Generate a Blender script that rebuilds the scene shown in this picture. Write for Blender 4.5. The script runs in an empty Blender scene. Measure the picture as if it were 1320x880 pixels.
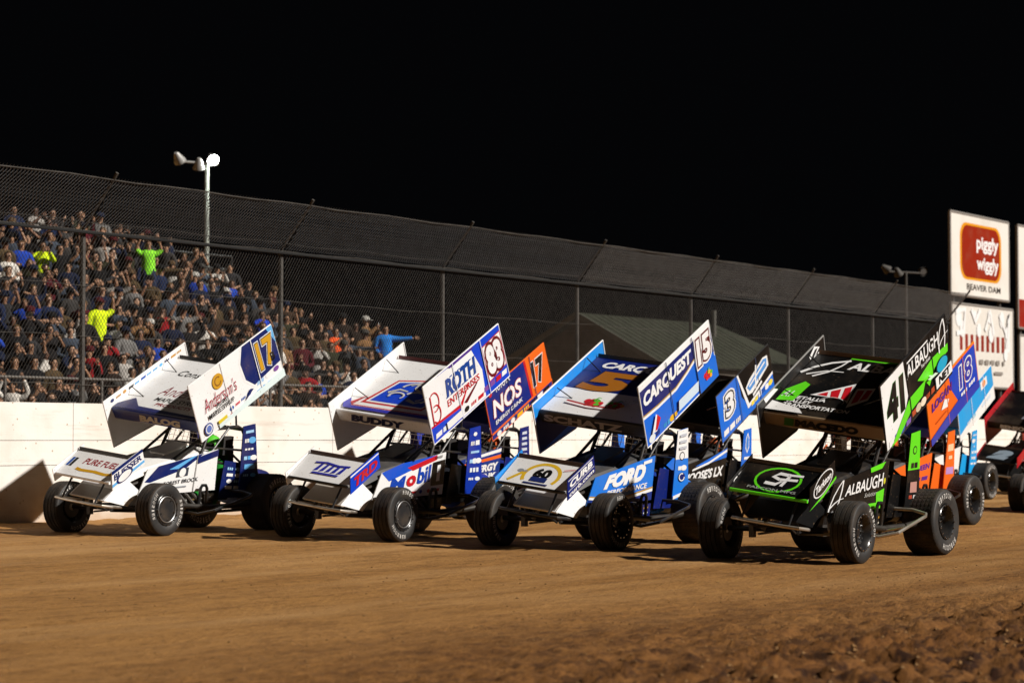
import bpy, bmesh, math, random
from mathutils import Vector, Matrix, noise
R = math.radians
S = bpy.context.scene
COL = S.collection
random.seed(7)

# ------------------------------------------------------------------ camera, world, sun, exposure
ALPHA, PITCH = R(33.398), R(2.386)
cam = bpy.data.cameras.new('camera'); camo = bpy.data.objects.new('camera', cam); COL.objects.link(camo)
camo.location = (0, 0, 1.38)
fwd = Vector((math.cos(ALPHA)*math.cos(PITCH), math.sin(ALPHA)*math.cos(PITCH), math.sin(PITCH)))
camo.rotation_euler = fwd.to_track_quat('-Z', 'Y').to_euler()
cam.sensor_width = 36; cam.lens = 81.82; cam.clip_start = .1; cam.clip_end = 3000
cam.dof.use_dof = True; cam.dof.focus_distance = 28.0; cam.dof.aperture_fstop = 2.2
S.camera = camo
W = bpy.data.worlds.new('World'); S.world = W; W.use_nodes = True
bg = W.node_tree.nodes['Background']; bg.inputs[0].default_value = (.75, .8, 1, 1); bg.inputs[1].default_value = .0014
SUN_DIR = Vector((-.52, 2.1, -1.58)).normalized()       # the infield flood bank, far off to the right
sl = bpy.data.lights.new('infield_floodlights', 'SUN'); sl.energy = 5.0; sl.angle = R(1.1); sl.color = (1, .945, .875)
so = bpy.data.objects.new('infield_floodlights', sl); COL.objects.link(so)
so.rotation_euler = SUN_DIR.to_track_quat('-Z', 'Y').to_euler()
S.view_settings.view_transform = 'Standard'; S.view_settings.look = 'None'
S.view_settings.exposure = 0.2; S.view_settings.gamma = 1; S.view_settings.use_curve_mapping = False

# ------------------------------------------------------------------ materials
_m = {}
def lin(hx):
    hx = hx.lstrip('#'); c = [int(hx[i:i+2], 16)/255 for i in (0, 2, 4)]
    return tuple(x/12.92 if x <= .04045 else ((x+.055)/1.055)**2.4 for x in c)
def base_mat(name, col, rough=.5, metal=0.0, spec=.5):
    m = bpy.data.materials.new(name); m.use_nodes = True
    b = m.node_tree.nodes['Principled BSDF']
    b.inputs['Base Color'].default_value = (*col, 1); b.inputs['Roughness'].default_value = rough
    b.inputs['Metallic'].default_value = metal; b.inputs['Specular IOR Level'].default_value = spec
    return m, m.node_tree, b
def noisy(nt, b, col, col2, scale=3, detail=6, lo=.4, hi=.65, vec='Object', stretch=None, rough=None, bump=0, bscale=40, bdist=.01):
    N, L = nt.nodes, nt.links
    tc = N.new('ShaderNodeTexCoord'); src = tc.outputs[vec]
    if stretch:
        mp = N.new('ShaderNodeMapping'); mp.inputs['Scale'].default_value = stretch; L.new(src, mp.inputs[0]); src = mp.outputs[0]
    n = N.new('ShaderNodeTexNoise'); n.inputs['Scale'].default_value = scale; n.inputs['Detail'].default_value = detail
    L.new(src, n.inputs['Vector'])
    r = N.new('ShaderNodeValToRGB'); r.color_ramp.elements[0].position = lo; r.color_ramp.elements[1].position = hi
    r.color_ramp.elements[0].color = (*col, 1); r.color_ramp.elements[1].color = (*col2, 1)
    L.new(n.outputs['Fac'], r.inputs[0]); L.new(r.outputs[0], b.inputs['Base Color'])
    if bump:
        n2 = N.new('ShaderNodeTexNoise'); n2.inputs['Scale'].default_value = bscale; n2.inputs['Detail'].default_value = 5
        L.new(src, n2.inputs['Vector'])
        bp = N.new('ShaderNodeBump'); bp.inputs['Strength'].default_value = bump; bp.inputs['Distance'].default_value = bdist
        L.new(n2.outputs['Fac'], bp.inputs['Height']); L.new(bp.outputs[0], b.inputs['Normal'])
    return r
def mix3(a, b, t): return tuple(x*(1-t)+y*t for x, y in zip(a, b))
DUST = (.30, .21, .13)
def paint(hx):
    """glossy vinyl and paint with a patchy film of track dust"""
    k = 'paint_'+hx
    if k not in _m:
        c = tuple(min(x, .80) for x in lin(hx))
        m, nt, b = base_mat(k, c, .38, 0, .4)
        r = noisy(nt, b, c, mix3(c, DUST, .13), 2.2, 8, .47, .75)
        N, L = nt.nodes, nt.links                                     # fine mud spatter over the dust
        tc = N.new('ShaderNodeTexCoord'); n = N.new('ShaderNodeTexNoise'); n.inputs['Scale'].default_value = 38; n.inputs['Detail'].default_value = 3
        L.new(tc.outputs['Object'], n.inputs['Vector'])
        mr = N.new('ShaderNodeMapRange'); mr.inputs[1].default_value = .66; mr.inputs[2].default_value = .72; mr.inputs[4].default_value = .6; L.new(n.outputs['Fac'], mr.inputs[0])
        x = N.new('ShaderNodeMix'); x.data_type = 'RGBA'; L.new(mr.outputs[0], x.inputs[0]); L.new(r.outputs[0], x.inputs[6]); x.inputs[7].default_value = (.17, .11, .06, 1)
        L.new(x.outputs[2], b.inputs['Base Color'])
        _m[k] = m
    return _m[k]
def flat(name, col, rough=.6, metal=0, spec=.5, col2=None, scale=6, bump=0, bscale=40):
    if name not in _m:
        m, nt, b = base_mat(name, col, rough, metal, spec)
        noisy(nt, b, col, col2 or mix3(col, DUST, .12), scale, 6, .42, .72, bump=bump, bscale=bscale)
        _m[name] = m
    return _m[name]
TUBE = flat('black_powder_coat', (.012, .012, .013), .35)
CHROME = flat('bare_steel_tube', (.58, .54, .48), .32, .75, col2=(.42, .35, .27))
ALU = flat('dusty_aluminium', (.62, .58, .52), .38, 1, col2=(.42, .36, .28))
TREAD = flat('dusty_tread', (.014, .011, .009), .85, col2=(.05, .034, .021), scale=9, bump=.5, bscale=90)
SIDEW = flat('sidewall_rubber', (.014, .0135, .0135), .6, col2=(.04, .033, .027), scale=5)
TLET = flat('worn_white_lettering', (.55, .53, .5), .7, col2=(.2, .18, .16), scale=14)
RIMB = flat('black_rim', (.012, .012, .013), .25, col2=(.03, .026, .022))
BOLT = flat('bright_bolt', (.75, .75, .75), .2, 1)
ENG = flat('engine_metal', (.09, .085, .08), .45, .6)
SEATM = flat('seat_padding', (.015, .015, .017), .8)
HOOD_SHADE = flat('hood_shade_tone', (.05, .05, .052), .5)  # hood colour darkened to paint in the shade lying on it
GREYW = flat('grey_underside', (.35, .35, .35), .5)

# ------------------------------------------------------------------ mesh builder
_t = {}
def text_raw(s, bold=0.0, shear=0.0):
    k = (s, round(bold, 3), round(shear, 2))
    if k in _t: return _t[k]
    c = bpy.data.curves.new('t', 'FONT'); c.body = s; c.offset = bold; c.shear = shear; c.resolution_u = 3
    o = bpy.data.objects.new('t', c); COL.objects.link(o)
    dg = bpy.context.evaluated_depsgraph_get()
    me = bpy.data.meshes.new_from_object(o.evaluated_get(dg))
    vs = [(v.co.x, v.co.y) for v in me.vertices]; fs = [tuple(p.vertices) for p in me.polygons]
    bb = (min(v[0] for v in vs), max(v[0] for v in vs), min(v[1] for v in vs), max(v[1] for v in vs))
    bpy.data.objects.remove(o); bpy.data.curves.remove(c); bpy.data.meshes.remove(me)
    _t[k] = (vs, fs, bb); return _t[k]
def text_mesh(s, bold=0.0, shear=0.0, extra=0.0):
    """glyphs scaled so that the plain text fills 0..1; extra thickens the strokes beyond that box"""
    x0, x1, y0, y1 = text_raw(s, bold, shear)[2]; vs, fs, _ = text_raw(s, bold+extra, shear)
    return [((x-x0)/(x1-x0), (y-y0)/(y1-y0)) for x, y in vs], fs, (x1-x0)/(y1-y0)
def V(*a): return Vector(a)
class MB:
    def __init__(s, xf=None): s.v = []; s.f = []; s.mi = []; s.mats = []; s.xf = xf
    def m(s, mat):
        if mat not in s.mats: s.mats.append(mat)
        return s.mats.index(mat)
    def add(s, vs, fs, mat):
        o = len(s.v); i = s.m(mat)
        s.v += [Vector(v) for v in vs]
        for f in fs: s.f.append(tuple(o+k for k in f)); s.mi.append(i)
    def poly(s, pts, mat): s.add(pts, [tuple(range(len(pts)))], mat)
    def box(s, c, d, mat, rot=None):
        c = Vector(c); vs = []
        for x in (-.5, .5):
            for y in (-.5, .5):
                for z in (-.5, .5):
                    p = Vector((x*d[0], y*d[1], z*d[2]))
                    if rot: p = rot @ p
                    vs.append(c+p)
        s.add(vs, [(0,1,3,2),(4,6,7,5),(0,4,5,1),(2,3,7,6),(0,2,6,4),(1,5,7,3)], mat)
    def slab(s, pts, off, mat, mat2=None):
        """polygon thickened by the vector off"""
        off = Vector(off); n = len(pts); a = [Vector(p) for p in pts]; b = [p+off for p in a]
        s.add(a, [tuple(range(n))], mat); s.add(b, [tuple(reversed(range(n)))], mat2 or mat)
        vs = a+b; s.add(vs, [(i, (i+1) % n, n+(i+1) % n, n+i) for i in range(n)], mat2 or mat)
    def tube(s, pts, r, mat, n=8, r2=None):
        pts = [Vector(p) for p in pts]; vs = []; up = None
        for i, p in enumerate(pts):
            d = (pts[min(i+1, len(pts)-1)]-pts[max(i-1, 0)]).normalized()
            if up is None: up = d.orthogonal().normalized()
            else:
                up = up - d*up.dot(d)
                up = up.normalized() if up.length > 1e-4 else d.orthogonal().normalized()
            w = d.cross(up); rr = r if r2 is None else r+(r2-r)*i/(len(pts)-1)
            for k in range(n):
                a = 2*math.pi*k/n; vs.append(p+(up*math.cos(a)+w*math.sin(a))*rr)
        fs = []
        for i in range(len(pts)-1):
            for k in range(n):
                k2 = (k+1) % n; fs.append((i*n+k, i*n+k2, (i+1)*n+k2, (i+1)*n+k))
        fs.append(tuple(range(n))[::-1]); fs.append(tuple((len(pts)-1)*n+k for k in range(n)))
        s.add(vs, fs, mat)
    def lathe(s, prof, c, mat, n=32, axis='y', mats=None):
        """prof = (position along the axis, radius)"""
        c = Vector(c); vs = []; L = len(prof)
        for k in range(n):
            a = 2*math.pi*k/n; ca, sa = math.cos(a), math.sin(a)
            for (t, r) in prof:
                vs.append(c+(Vector((r*ca, t, r*sa)) if axis == 'y' else Vector((r*ca, r*sa, t))))
        base = len(s.v); s.v += vs
        for k in range(n):
            k2 = (k+1) % n
            for i in range(L-1):
                s.f.append((base+k*L+i, base+k*L+i+1, base+k2*L+i+1, base+k2*L+i)); s.mi.append(s.m(mats[i] if mats else mat))
    def ball(s, c, r, mat, n=12, sc=(1, 1, 1)):
        c = Vector(c); vs = []; h = n//2
        for i in range(h+1):
            th = math.pi*i/h
            for k in range(n):
                a = 2*math.pi*k/n
                vs.append(c+Vector((r*sc[0]*math.sin(th)*math.cos(a), r*sc[1]*math.sin(th)*math.sin(a), r*sc[2]*math.cos(th))))
        s.add(vs, [(i*n+k, i*n+(k+1) % n, (i+1)*n+(k+1) % n, (i+1)*n+k) for i in range(h) for k in range(n)], mat)
    def build(s, name, parent=None, smooth=35, weld=True):
        me = bpy.data.meshes.new(name)
        vs = [s.xf(v) for v in s.v] if s.xf else s.v
        me.from_pydata([tuple(v) for v in vs], [], s.f)
        for m in s.mats: me.materials.append(m)
        me.polygons.foreach_set('material_index', s.mi)
        me.update()
        if smooth:
            me.polygons.foreach_set('use_smooth', [True]*len(me.polygons)); me.set_sharp_from_angle(angle=R(smooth))
        o = bpy.data.objects.new(name, me); COL.objects.link(o)
        if parent: o.parent = parent
        return o
def empty(name, loc=(0, 0, 0), rz=0):
    o = bpy.data.objects.new(name, None); COL.objects.link(o); o.location = loc; o.rotation_euler = (0, 0, rz); o.empty_display_size = .2
    return o
def tag(o, label=None, cat=None, group=None, kind=None):
    if label: o['label'] = label
    if cat: o['category'] = cat
    if group: o['group'] = group
    if kind: o['kind'] = kind
    return o

class Panel:
    """a flat printed panel: a runs along the top edge from FT to RT, b from the top edge down; artwork is raised vinyl"""
    def __init__(s, mb, FT, RT, FB, RB, base, thick=.012, toward=(0, 1, 0), back=None, body=True):
        s.mb = mb; s.q = [Vector(p) for p in (FT, RT, FB, RB)]
        n = (s.q[1]-s.q[0]).cross(s.q[2]-s.q[0]).normalized()
        if n.dot(Vector(toward)) < 0: n = -n
        s.n = n; s.w = (s.q[1]-s.q[0]).length; s.h = (s.q[2]-s.q[0]).length; s.l = 1
        if body: mb.slab([s.q[0], s.q[1], s.q[3], s.q[2]], -n*thick, base, back or base)
    def p(s, a, b, l=None):
        q = s.q
        return q[0]*((1-a)*(1-b))+q[1]*(a*(1-b))+q[2]*((1-a)*b)+q[3]*(a*b)+s.n*(.0014*(s.l if l is None else l))
    def poly(s, pts, mat, l=None):
        s.mb.poly([s.p(a, b, l) for a, b in pts], mat)
        if l is None: s.l += 1
    def rect(s, a0, b0, a1, b1, mat, sh=0, l=None): s.poly([(a0+sh, b0), (a1+sh, b0), (a1, b1), (a0, b1)], mat, l)
    def ell(s, a, b, r, mat, asp=1.0, l=None, n=24):
        ra, rb = r/s.w*asp, r/s.h
        s.poly([(a+ra*math.cos(2*math.pi*k/n), b+rb*math.sin(2*math.pi*k/n)) for k in range(n)], mat, l)
    def stroke(s, pts, wd, mat, taper=0):
        P = [Vector((a*s.w, b*s.h)) for a, b in pts]; A = []; B = []
        for i, p in enumerate(P):
            d = (P[min(i+1, len(P)-1)]-P[max(i-1, 0)]).normalized(); nn = Vector((-d.y, d.x))
            w = wd*.5*(1-taper*i/(len(P)-1)); A.append(p+nn*w); B.append(p-nn*w)
        f = lambda p: s.p(p.x/s.w, p.y/s.h)
        s.mb.add([f(p) for p in A]+[f(p) for p in B], [(i, i+1, len(P)+i+1, len(P)+i) for i in range(len(P)-1)], mat); s.l += 1
    def arc(s, a, b, r, t0, t1, wd, mat, asp=1.0, taper=0, n=20):
        s.stroke([(a+r/s.w*asp*math.cos(R(t0+(t1-t0)*k/n)), b+r/s.h*math.sin(R(t0+(t1-t0)*k/n))) for k in range(n+1)], wd, mat, taper)
    def text(s, str_, a, b, w, h, mat, shear=0, bold=0, slope=0, extra=0):
        """text filling a box centred on (a, b); slope raises b along a"""
        vs, fs, _ = text_mesh(str_, bold, shear, extra)
        s.mb.add([s.p(a-w/2+w*x, b+h/2-h*y+slope*(x-.5)) for x, y in vs], fs, mat); s.l += 1
    def otext(s, str_, a, b, w, h, mat, mats_out, shear=0, bold=.0, slope=0, grow=.03):
        """outlined text: mats_out from the outermost outline inwards, each outline a step of grow (in letter heights)"""
        n = len(mats_out)
        for i, mm in enumerate([*mats_out, mat]): s.text(str_, a, b, w, h, mm, shear, bold, slope, grow*(n-i))
    def marks(s, a0, a1, b, hgt, cols, n, seed, slope=0):
        """small sponsor stickers that the picture does not let one read"""
        rnd = random.Random(seed)
        for i in range(n):
            a = a0+(a1-a0)*(i+.5)/n; bb = b+slope*(i+.5)/n; wd = (a1-a0)/n*.8; m = paint(rnd.choice(cols)); t = rnd.random()
            if t < .3: s.ell(a, bb, hgt*s.h*.5, m, 1.5, l=2+s.l % 3)
            elif t < .65: s.rect(a-wd/2, bb-hgt*.35, a+wd/2, bb+hgt*.35, m, .01, l=2+s.l % 3)
            else:
                for q in range(3): s.rect(a-wd/2+wd*q/3, bb-hgt*.3, a-wd/2+wd*(q+.7)/3, bb+hgt*.3, m, .008, l=2+s.l % 3)
            s.l += 1

# ------------------------------------------------------------------ ground
def gz(y, x=0):
    b = .0112*(min(y, 24.6)-11)
    return b
def frange(a, b, st):
    n = max(1, int(round((b-a)/st))); return [a+(b-a)*i/n for i in range(n)]
xs = [-400, -150, -60, -20, 0, 5, 8]+frange(9.5, 20, .05)+frange(20, 36, .12)+frange(36, 60, .5)+[60, 66, 75, 90, 120, 200, 400, 900]
ys = [-400, -150, -60, -20, -5, 0, 2]+frange(3, 12, .05)+frange(12, 24.1, .11)+[24.1, 24.6, 26, 30, 40, 60, 90, 150, 400, 900]
def ground_z(x, y):
    z = gz(y)
    if 8 < x < 66 and 2.5 < y < 24.2:
        p = Vector((x, y, 0)); wob = y+.35*noise.noise(Vector((x*.12, 0, 3.3)))
        rough = max(0, min(1, (10.6-wob-.03*(x-14))/3.6)); clod = max(0, min(1, (8.6-wob-.03*(x-14))/2.6))
        z += .007*noise.noise(Vector((x*.3, wob*9, 5)))*min(1, abs(y-17)/4)
        z += .016*noise.noise(Vector((x*.25, wob*1.3, 0)))+.007*noise.noise(Vector((x*.7, wob*5, 2)))
        z += rough*.02*noise.noise(p*2.6)+(.25+rough)*.009*noise.noise(p*7)
        if rough > 0:
            z += rough*.045*max(0, noise.noise(Vector((x*6, y*8, 9))))+rough*rough*.055*abs(noise.noise(Vector((x*10, y*12, 1))))
            z += clod*.15*max(0, noise.noise(Vector((x*4.2, y*6.0, 4)))-.05)+clod*.08*abs(noise.noise(Vector((x*8.5, y*9.5, 17))))
        z += max(0, 1-abs(wob-21.3)/.5)*-.012
        if y > 23.3: z += .05*(y-23.3)+.02*noise.noise(p*4)
    return z
gv = [(x, y, ground_z(x, y)) for x in xs for y in ys]; ny = len(ys)
gf = [(i*ny+j, (i+1)*ny+j, (i+1)*ny+j+1, i*ny+j+1) for i in range(len(xs)-1) for j in range(ny-1)]
gm = bpy.data.meshes.new('dirt_track'); gm.from_pydata(gv, [], gf); gm.polygons.foreach_set('use_smooth', [True]*len(gf))
def ground_mat():
    m, nt, b = base_mat('track_dirt', (.3, .18, .09), .92, 0, .25)
    N, L = nt.nodes, nt.links
    tc = N.new('ShaderNodeTexCoord')
    def nz(scale, st, det=8, rough=.6):
        mp = N.new('ShaderNodeMapping'); mp.inputs['Scale'].default_value = st; L.new(tc.outputs['Object'], mp.inputs[0])
        n = N.new('ShaderNodeTexNoise'); n.inputs['Scale'].default_value = scale; n.inputs['Detail'].default_value = det; n.inputs['Roughness'].default_value = rough
        L.new(mp.outputs[0], n.inputs['Vector']); return n.outputs['Fac']
    def ramp(f, c0, c1, lo, hi):
        r = N.new('ShaderNodeValToRGB'); r.color_ramp.elements[0].position = lo; r.color_ramp.elements[1].position = hi
        r.color_ramp.elements[0].color = (*c0, 1); r.color_ramp.elements[1].color = (*c1, 1); L.new(f, r.inputs[0]); return r.outputs[0]
    def mix(mode, a, bb, f):
        x = N.new('ShaderNodeMix'); x.data_type = 'RGBA'; x.blend_type = mode
        if isinstance(f, float): x.inputs[0].default_value = f
        else: L.new(f, x.inputs[0])
        L.new(a, x.inputs[6]); L.new(bb, x.inputs[7]); return x.outputs[2]
    band = ramp(nz(1, (.06, .55, 1), 5), (.31, .148, .038), (.43, .222, .068), .35, .65)     # wheel lanes along the track
    fine = ramp(nz(1, (1.5, 4.5, 3), 12, .78), (.48, .43, .38), (1, 1, 1), .38, .54)                # scuffs drawn out along the track
    c = mix('MULTIPLY', band, fine, .7)
    spk = ramp(nz(11, (.8, 2.0, 1), 8, .72), (.36, .32, .3), (1, 1, 1), .36, .47)                # damp crumbs
    c = mix('MULTIPLY', c, spk, .7)
    pit = ramp(nz(30, (.8, 1.5, 1), 4, .7), (.22, .18, .15), (1, 1, 1), .33, .42)             # pits and small damp crumbs
    c = mix('MULTIPLY', c, pit, .75)
    pale = ramp(nz(.5, (.25, 1.5, 1), 6), (0, 0, 0), (1, 1, 1), .5, .72)
    dry = N.new('ShaderNodeRGB'); dry.outputs[0].default_value = (.44, .245, .092, 1)
    c = mix('MIX', c, dry.outputs[0], pale)
    sx = N.new('ShaderNodeSeparateXYZ'); L.new(tc.outputs['Object'], sx.inputs[0])          # darker dirt tone towards the inside
    ad = N.new('ShaderNodeMath'); ad.operation = 'MULTIPLY_ADD'; ad.inputs[1].default_value = 5.5; L.new(nz(.35, (.5, 1.2, 1), 6), ad.inputs[0]); L.new(sx.outputs[1], ad.inputs[2])
    mr = N.new('ShaderNodeMapRange'); mr.inputs[1].default_value = 8.8; mr.inputs[2].default_value = 15.0; mr.inputs[3].default_value = 1; mr.inputs[4].default_value = 0; L.new(ad.outputs[0], mr.inputs[0])
    inner_tone = N.new('ShaderNodeRGB'); inner_tone.outputs[0].default_value = (.52, .42, .32, 1)
    c = mix('MULTIPLY', c, inner_tone.outputs[0], mr.outputs[0])
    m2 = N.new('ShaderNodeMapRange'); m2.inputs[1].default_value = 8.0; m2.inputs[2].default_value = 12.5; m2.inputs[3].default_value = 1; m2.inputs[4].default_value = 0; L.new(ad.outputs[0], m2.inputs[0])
    clod_shade = ramp(nz(4.2, (.8, 1.3, 1), 8, .68), (.16, .11, .08), (1, 1, 1), .42, .52)          # moist clods of the rough strip, shade of their hollows painted in
    c = mix('MULTIPLY', c, clod_shade, m2.outputs[0])
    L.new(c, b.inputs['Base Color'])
    bp = N.new('ShaderNodeBump'); bp.inputs['Strength'].default_value = 1.0; bp.inputs['Distance'].default_value = .03
    L.new(nz(16, (.6, 1.5, 1), 10, .7), bp.inputs['Height']); L.new(bp.outputs[0], b.inputs['Normal'])
    return m
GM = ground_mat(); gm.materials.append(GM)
go = bpy.data.objects.new('dirt_track', gm); COL.objects.link(go); tag(go, kind='structure')
# loose clods thrown to the inside edge of the lane and crumbs over the rest
cl = MB(); rnd = random.Random(3)
CLOD = flat('clod_dirt', (.24, .13, .05), .95, 0, .2, col2=(.12, .065, .028), scale=12)
for i in range(6500):
    x = rnd.uniform(10, 34); y = rnd.uniform(4, 10) if rnd.random() < .8 else rnd.uniform(8.5, 20)
    if y > 8 and rnd.random() < .45: continue
    r = rnd.uniform(.004, .017)*(1.3 if y < 7 else .7); s_ = [rnd.uniform(.6, 1.5) for _ in range(3)]
    z = ground_z(x, y)+r*.15
    cl.add([(x+r*s_[0]*a, y+r*s_[1]*b, z+r*s_[2]*c) for a, b, c in ((1, .2, 0), (-.3, 1, 0), (-1, -.3, 0), (.4, -1, 0), (.1, .1, .65), (0, 0, -.6))],
           [(0, 1, 4), (1, 2, 4), (2, 3, 4), (3, 0, 4), (1, 0, 5), (2, 1, 5), (3, 2, 5), (0, 3, 5)], CLOD)
tag(cl.build('loose_dirt_clods', smooth=0), 'loose dark dirt clods scattered over the inside of the track', 'dirt', kind='stuff')

# ------------------------------------------------------------------ wall and catch fence
WY, WTOP, VTOP, FTOP = 24.2, 1.90, 4.48, 5.19
def wall_mat():
    m, nt, b = base_mat('whitewashed_concrete', (.78, .74, .67), .8, 0, .2)
    N, L = nt.nodes, nt.links
    r = noisy(nt, b, (.76, .725, .675), (.62, .56, .48), 1.3, 9, .5, .85, bump=.25, bscale=25)
    tc = N.new('ShaderNodeTexCoord'); sx = N.new('ShaderNodeSeparateXYZ'); L.new(tc.outputs['Object'], sx.inputs[0])
    v = N.new('ShaderNodeTexVoronoi'); v.inputs['Scale'].default_value = 6.5; L.new(tc.outputs['Object'], v.inputs['Vector'])
    spot = N.new('ShaderNodeMath'); spot.operation = 'LESS_THAN'; spot.inputs[1].default_value = .10; L.new(v.outputs['Distance'], spot.inputs[0])
    n = N.new('ShaderNodeTexNoise'); n.inputs['Scale'].default_value = 3; L.new(tc.outputs['Object'], n.inputs['Vector'])
    mr = N.new('ShaderNodeMapRange'); mr.inputs[1].default_value = .15; mr.inputs[2].default_value = .8; mr.inputs[3].default_value = .75; mr.inputs[4].default_value = 0
    ad = N.new('ShaderNodeMath'); ad.operation = 'MULTIPLY_ADD'; ad.inputs[1].default_value = .7; L.new(n.outputs['Fac'], ad.inputs[0]); L.new(sx.outputs[2], ad.inputs[2])
    sb = N.new('ShaderNodeMath'); sb.operation = 'SUBTRACT'; sb.inputs[1].default_value = .35; L.new(ad.outputs[0], sb.inputs[0]); L.new(sb.outputs[0], mr.inputs[0])
    x1 = N.new('ShaderNodeMix'); x1.data_type = 'RGBA'; L.new(mr.outputs[0], x1.inputs[0]); L.new(r.outputs[0], x1.inputs[6]); x1.inputs[7].default_value = (.42, .28, .16, 1)
    x2 = N.new('ShaderNodeMix'); x2.data_type = 'RGBA'; L.new(spot.outputs[0], x2.inputs[0]); L.new(x1.outputs[2], x2.inputs[6]); x2.inputs[7].default_value = (.45, .36, .27, 1)
    mp = N.new('ShaderNodeMapping'); mp.inputs['Scale'].default_value = (.35, 1, 6); L.new(tc.outputs['Object'], mp.inputs[0])   # rubbed tyre marks and scrapes
    n3 = N.new('ShaderNodeTexNoise'); n3.inputs['Scale'].default_value = 1.2; n3.inputs['Detail'].default_value = 9; n3.inputs['Roughness'].default_value = .7; L.new(mp.outputs[0], n3.inputs['Vector'])
    m3 = N.new('ShaderNodeMapRange'); m3.inputs[1].default_value = .56; m3.inputs[2].default_value = .72; m3.inputs[4].default_value = .55; L.new(n3.outputs['Fac'], m3.inputs[0])
    x3 = N.new('ShaderNodeMix'); x3.data_type = 'RGBA'; L.new(m3.outputs[0], x3.inputs[0]); L.new(x2.outputs[2], x3.inputs[6]); x3.inputs[7].default_value = (.38, .31, .24, 1)
    L.new(x3.outputs[2], b.inputs['Base Color'])
    return m
WM = wall_mat()
wb = MB(); x = -6.0
while x < 330:
    for z0, z1 in ((-.2, .992), (1.0, 1.35), (1.358, WTOP)):
        wb.box((x+3.1, WY+.15, (z0+z1)/2), (6.19, .3, z1-z0), WM)
    x += 6.2
wb.box((162, WY+.16, .8), (336, .25, 1.9), flat('joint_concrete', (.35, .3, .25), .9))  # darker concrete core showing in the panel joints
tag(wb.build('crash_wall', smooth=0), 'long dusty white concrete crash wall behind the row of race cars', 'wall')
fence = tag(empty('catch_fence', (29.98, WY+.15, WTOP)), 'tall chain link catch fence with leaning top above the white wall', 'fence')
FX, FY, FZ = 29.98, WY+.15, WTOP
GALV = flat('weathered_galvanised_wire', (.075, .07, .064), .6, .3, col2=(.045, .04, .036))
POST = flat('weathered_steel_post', (.075, .068, .06), .7, .2, col2=(.035, .03, .026))
WIREB = flat('fine_wire', (.165, .175, .19), .5, .4, col2=(.13, .135, .14))
WIREF = flat('bright_galvanised_wire', (.28, .285, .29), .5, .3, col2=(.2, .2, .2))
posts = [25.33-4.65*2+4.65*k for k in range(10)]
LEAN = .62
def wire_panel(name, x0, x1, A, B, pitch, r, mat, ang=1.0):
    """two families of crossing wires between height 0 and 1 of the strip A->B (y, z), as thin prisms"""
    mb = MB(); H = math.hypot(B[0]-A[0], B[1]-A[1]); Lx = x1-x0; n_ = Vector((0, -(B[1]-A[1])/H, (B[0]-A[0])/H))
    def pt(u, w): return Vector((x0+u-FX, A[0]+(B[0]-A[0])*w/H-FY, A[1]+(B[1]-A[1])*w/H-FZ))
    for sg in (1, -1):
        k = -H/ang if sg > 0 else 0.0
        while k < (Lx if sg > 0 else Lx+H/ang):
            w0, w1 = 0.0, H                                   # u = k + sg*w/ang, clipped to 0..Lx
            if sg > 0: w0 = max(0, -k*ang); w1 = min(H, (Lx-k)*ang)
            else: w0 = max(0, (k-Lx)*ang); w1 = min(H, k*ang)
            if w1-w0 > .02:
                p, q = pt(k+sg*w0/ang, w0), pt(k+sg*w1/ang, w1); d = (q-p).normalized(); sd = d.cross(n_)*r
                mb.add([p+sd, p-sd, p+n_*r*1.6, q+sd, q-sd, q+n_*r*1.6], [(0, 1, 4, 3), (1, 2, 5, 4), (2, 0, 3, 5)], mat)
            k += pitch
    o = mb.build(name, fence, smooth=0); return o
for i, px in enumerate(posts):
    mb = MB(); mb.tube([(px-FX, .0, -.3), (px-FX, .0, VTOP-FZ)], .042, POST); mb.build('post', fence)
    mb = MB(); mb.tube([(px-FX, 0, VTOP-FZ), (px-FX, -.12, VTOP-FZ+.16), (px-FX, -LEAN, FTOP-FZ+.02), (px-FX, -LEAN-.06, FTOP-FZ+.1)], .026, POST); mb.build('arm', fence)
    if i+1 < len(posts):
        x1 = posts[i+1]
        wire_panel('mesh_panel', px+.03, x1-.03, (FY-.05, WTOP+.01), (FY-.05, VTOP-.02), .068 if i < 6 else .085 if i < 9 else .2, .0030, GALV, 1.35)
        wire_panel('overhang_panel', px+.03, x1-.03, (FY-.07, VTOP+.02), (FY-LEAN, FTOP), .068 if i < 9 else .14, .0031, WIREB if i < 5 else WIREF, 1.9)
        if i < 8: wire_panel('overhang_panel', px+.03, x1-.03, (FY-.01, VTOP+.05), (FY-LEAN+.05, FTOP+.04), .068, .0026, GALV, 2.6)
x0, x1 = posts[0]-FX, posts[-1]-FX
for y, z, r in ((0, VTOP-FZ, .010), (-.06, VTOP-FZ+.12, .007), (-LEAN, FTOP-FZ, .009), (-.06, 1.0, .004), (-.06, 1.75, .004), (-.06, .28, .005)):
    mb = MB(); mb.tube([(x0+(x1-x0)*k/60, y, z+(.012*math.sin(k*1.7) if r < .015 else 0)) for k in range(61)], r, POST, 6); mb.build('cable', fence)
mb = MB(); mb.tube([(x0, -.09, VTOP-FZ-.04), (x1, -.09, VTOP-FZ-.04)], .024, flat('tarred_cable', (.006, .006, .006), .9, col2=(.004, .004, .004)), 6); mb.build('cable', fence)

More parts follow.
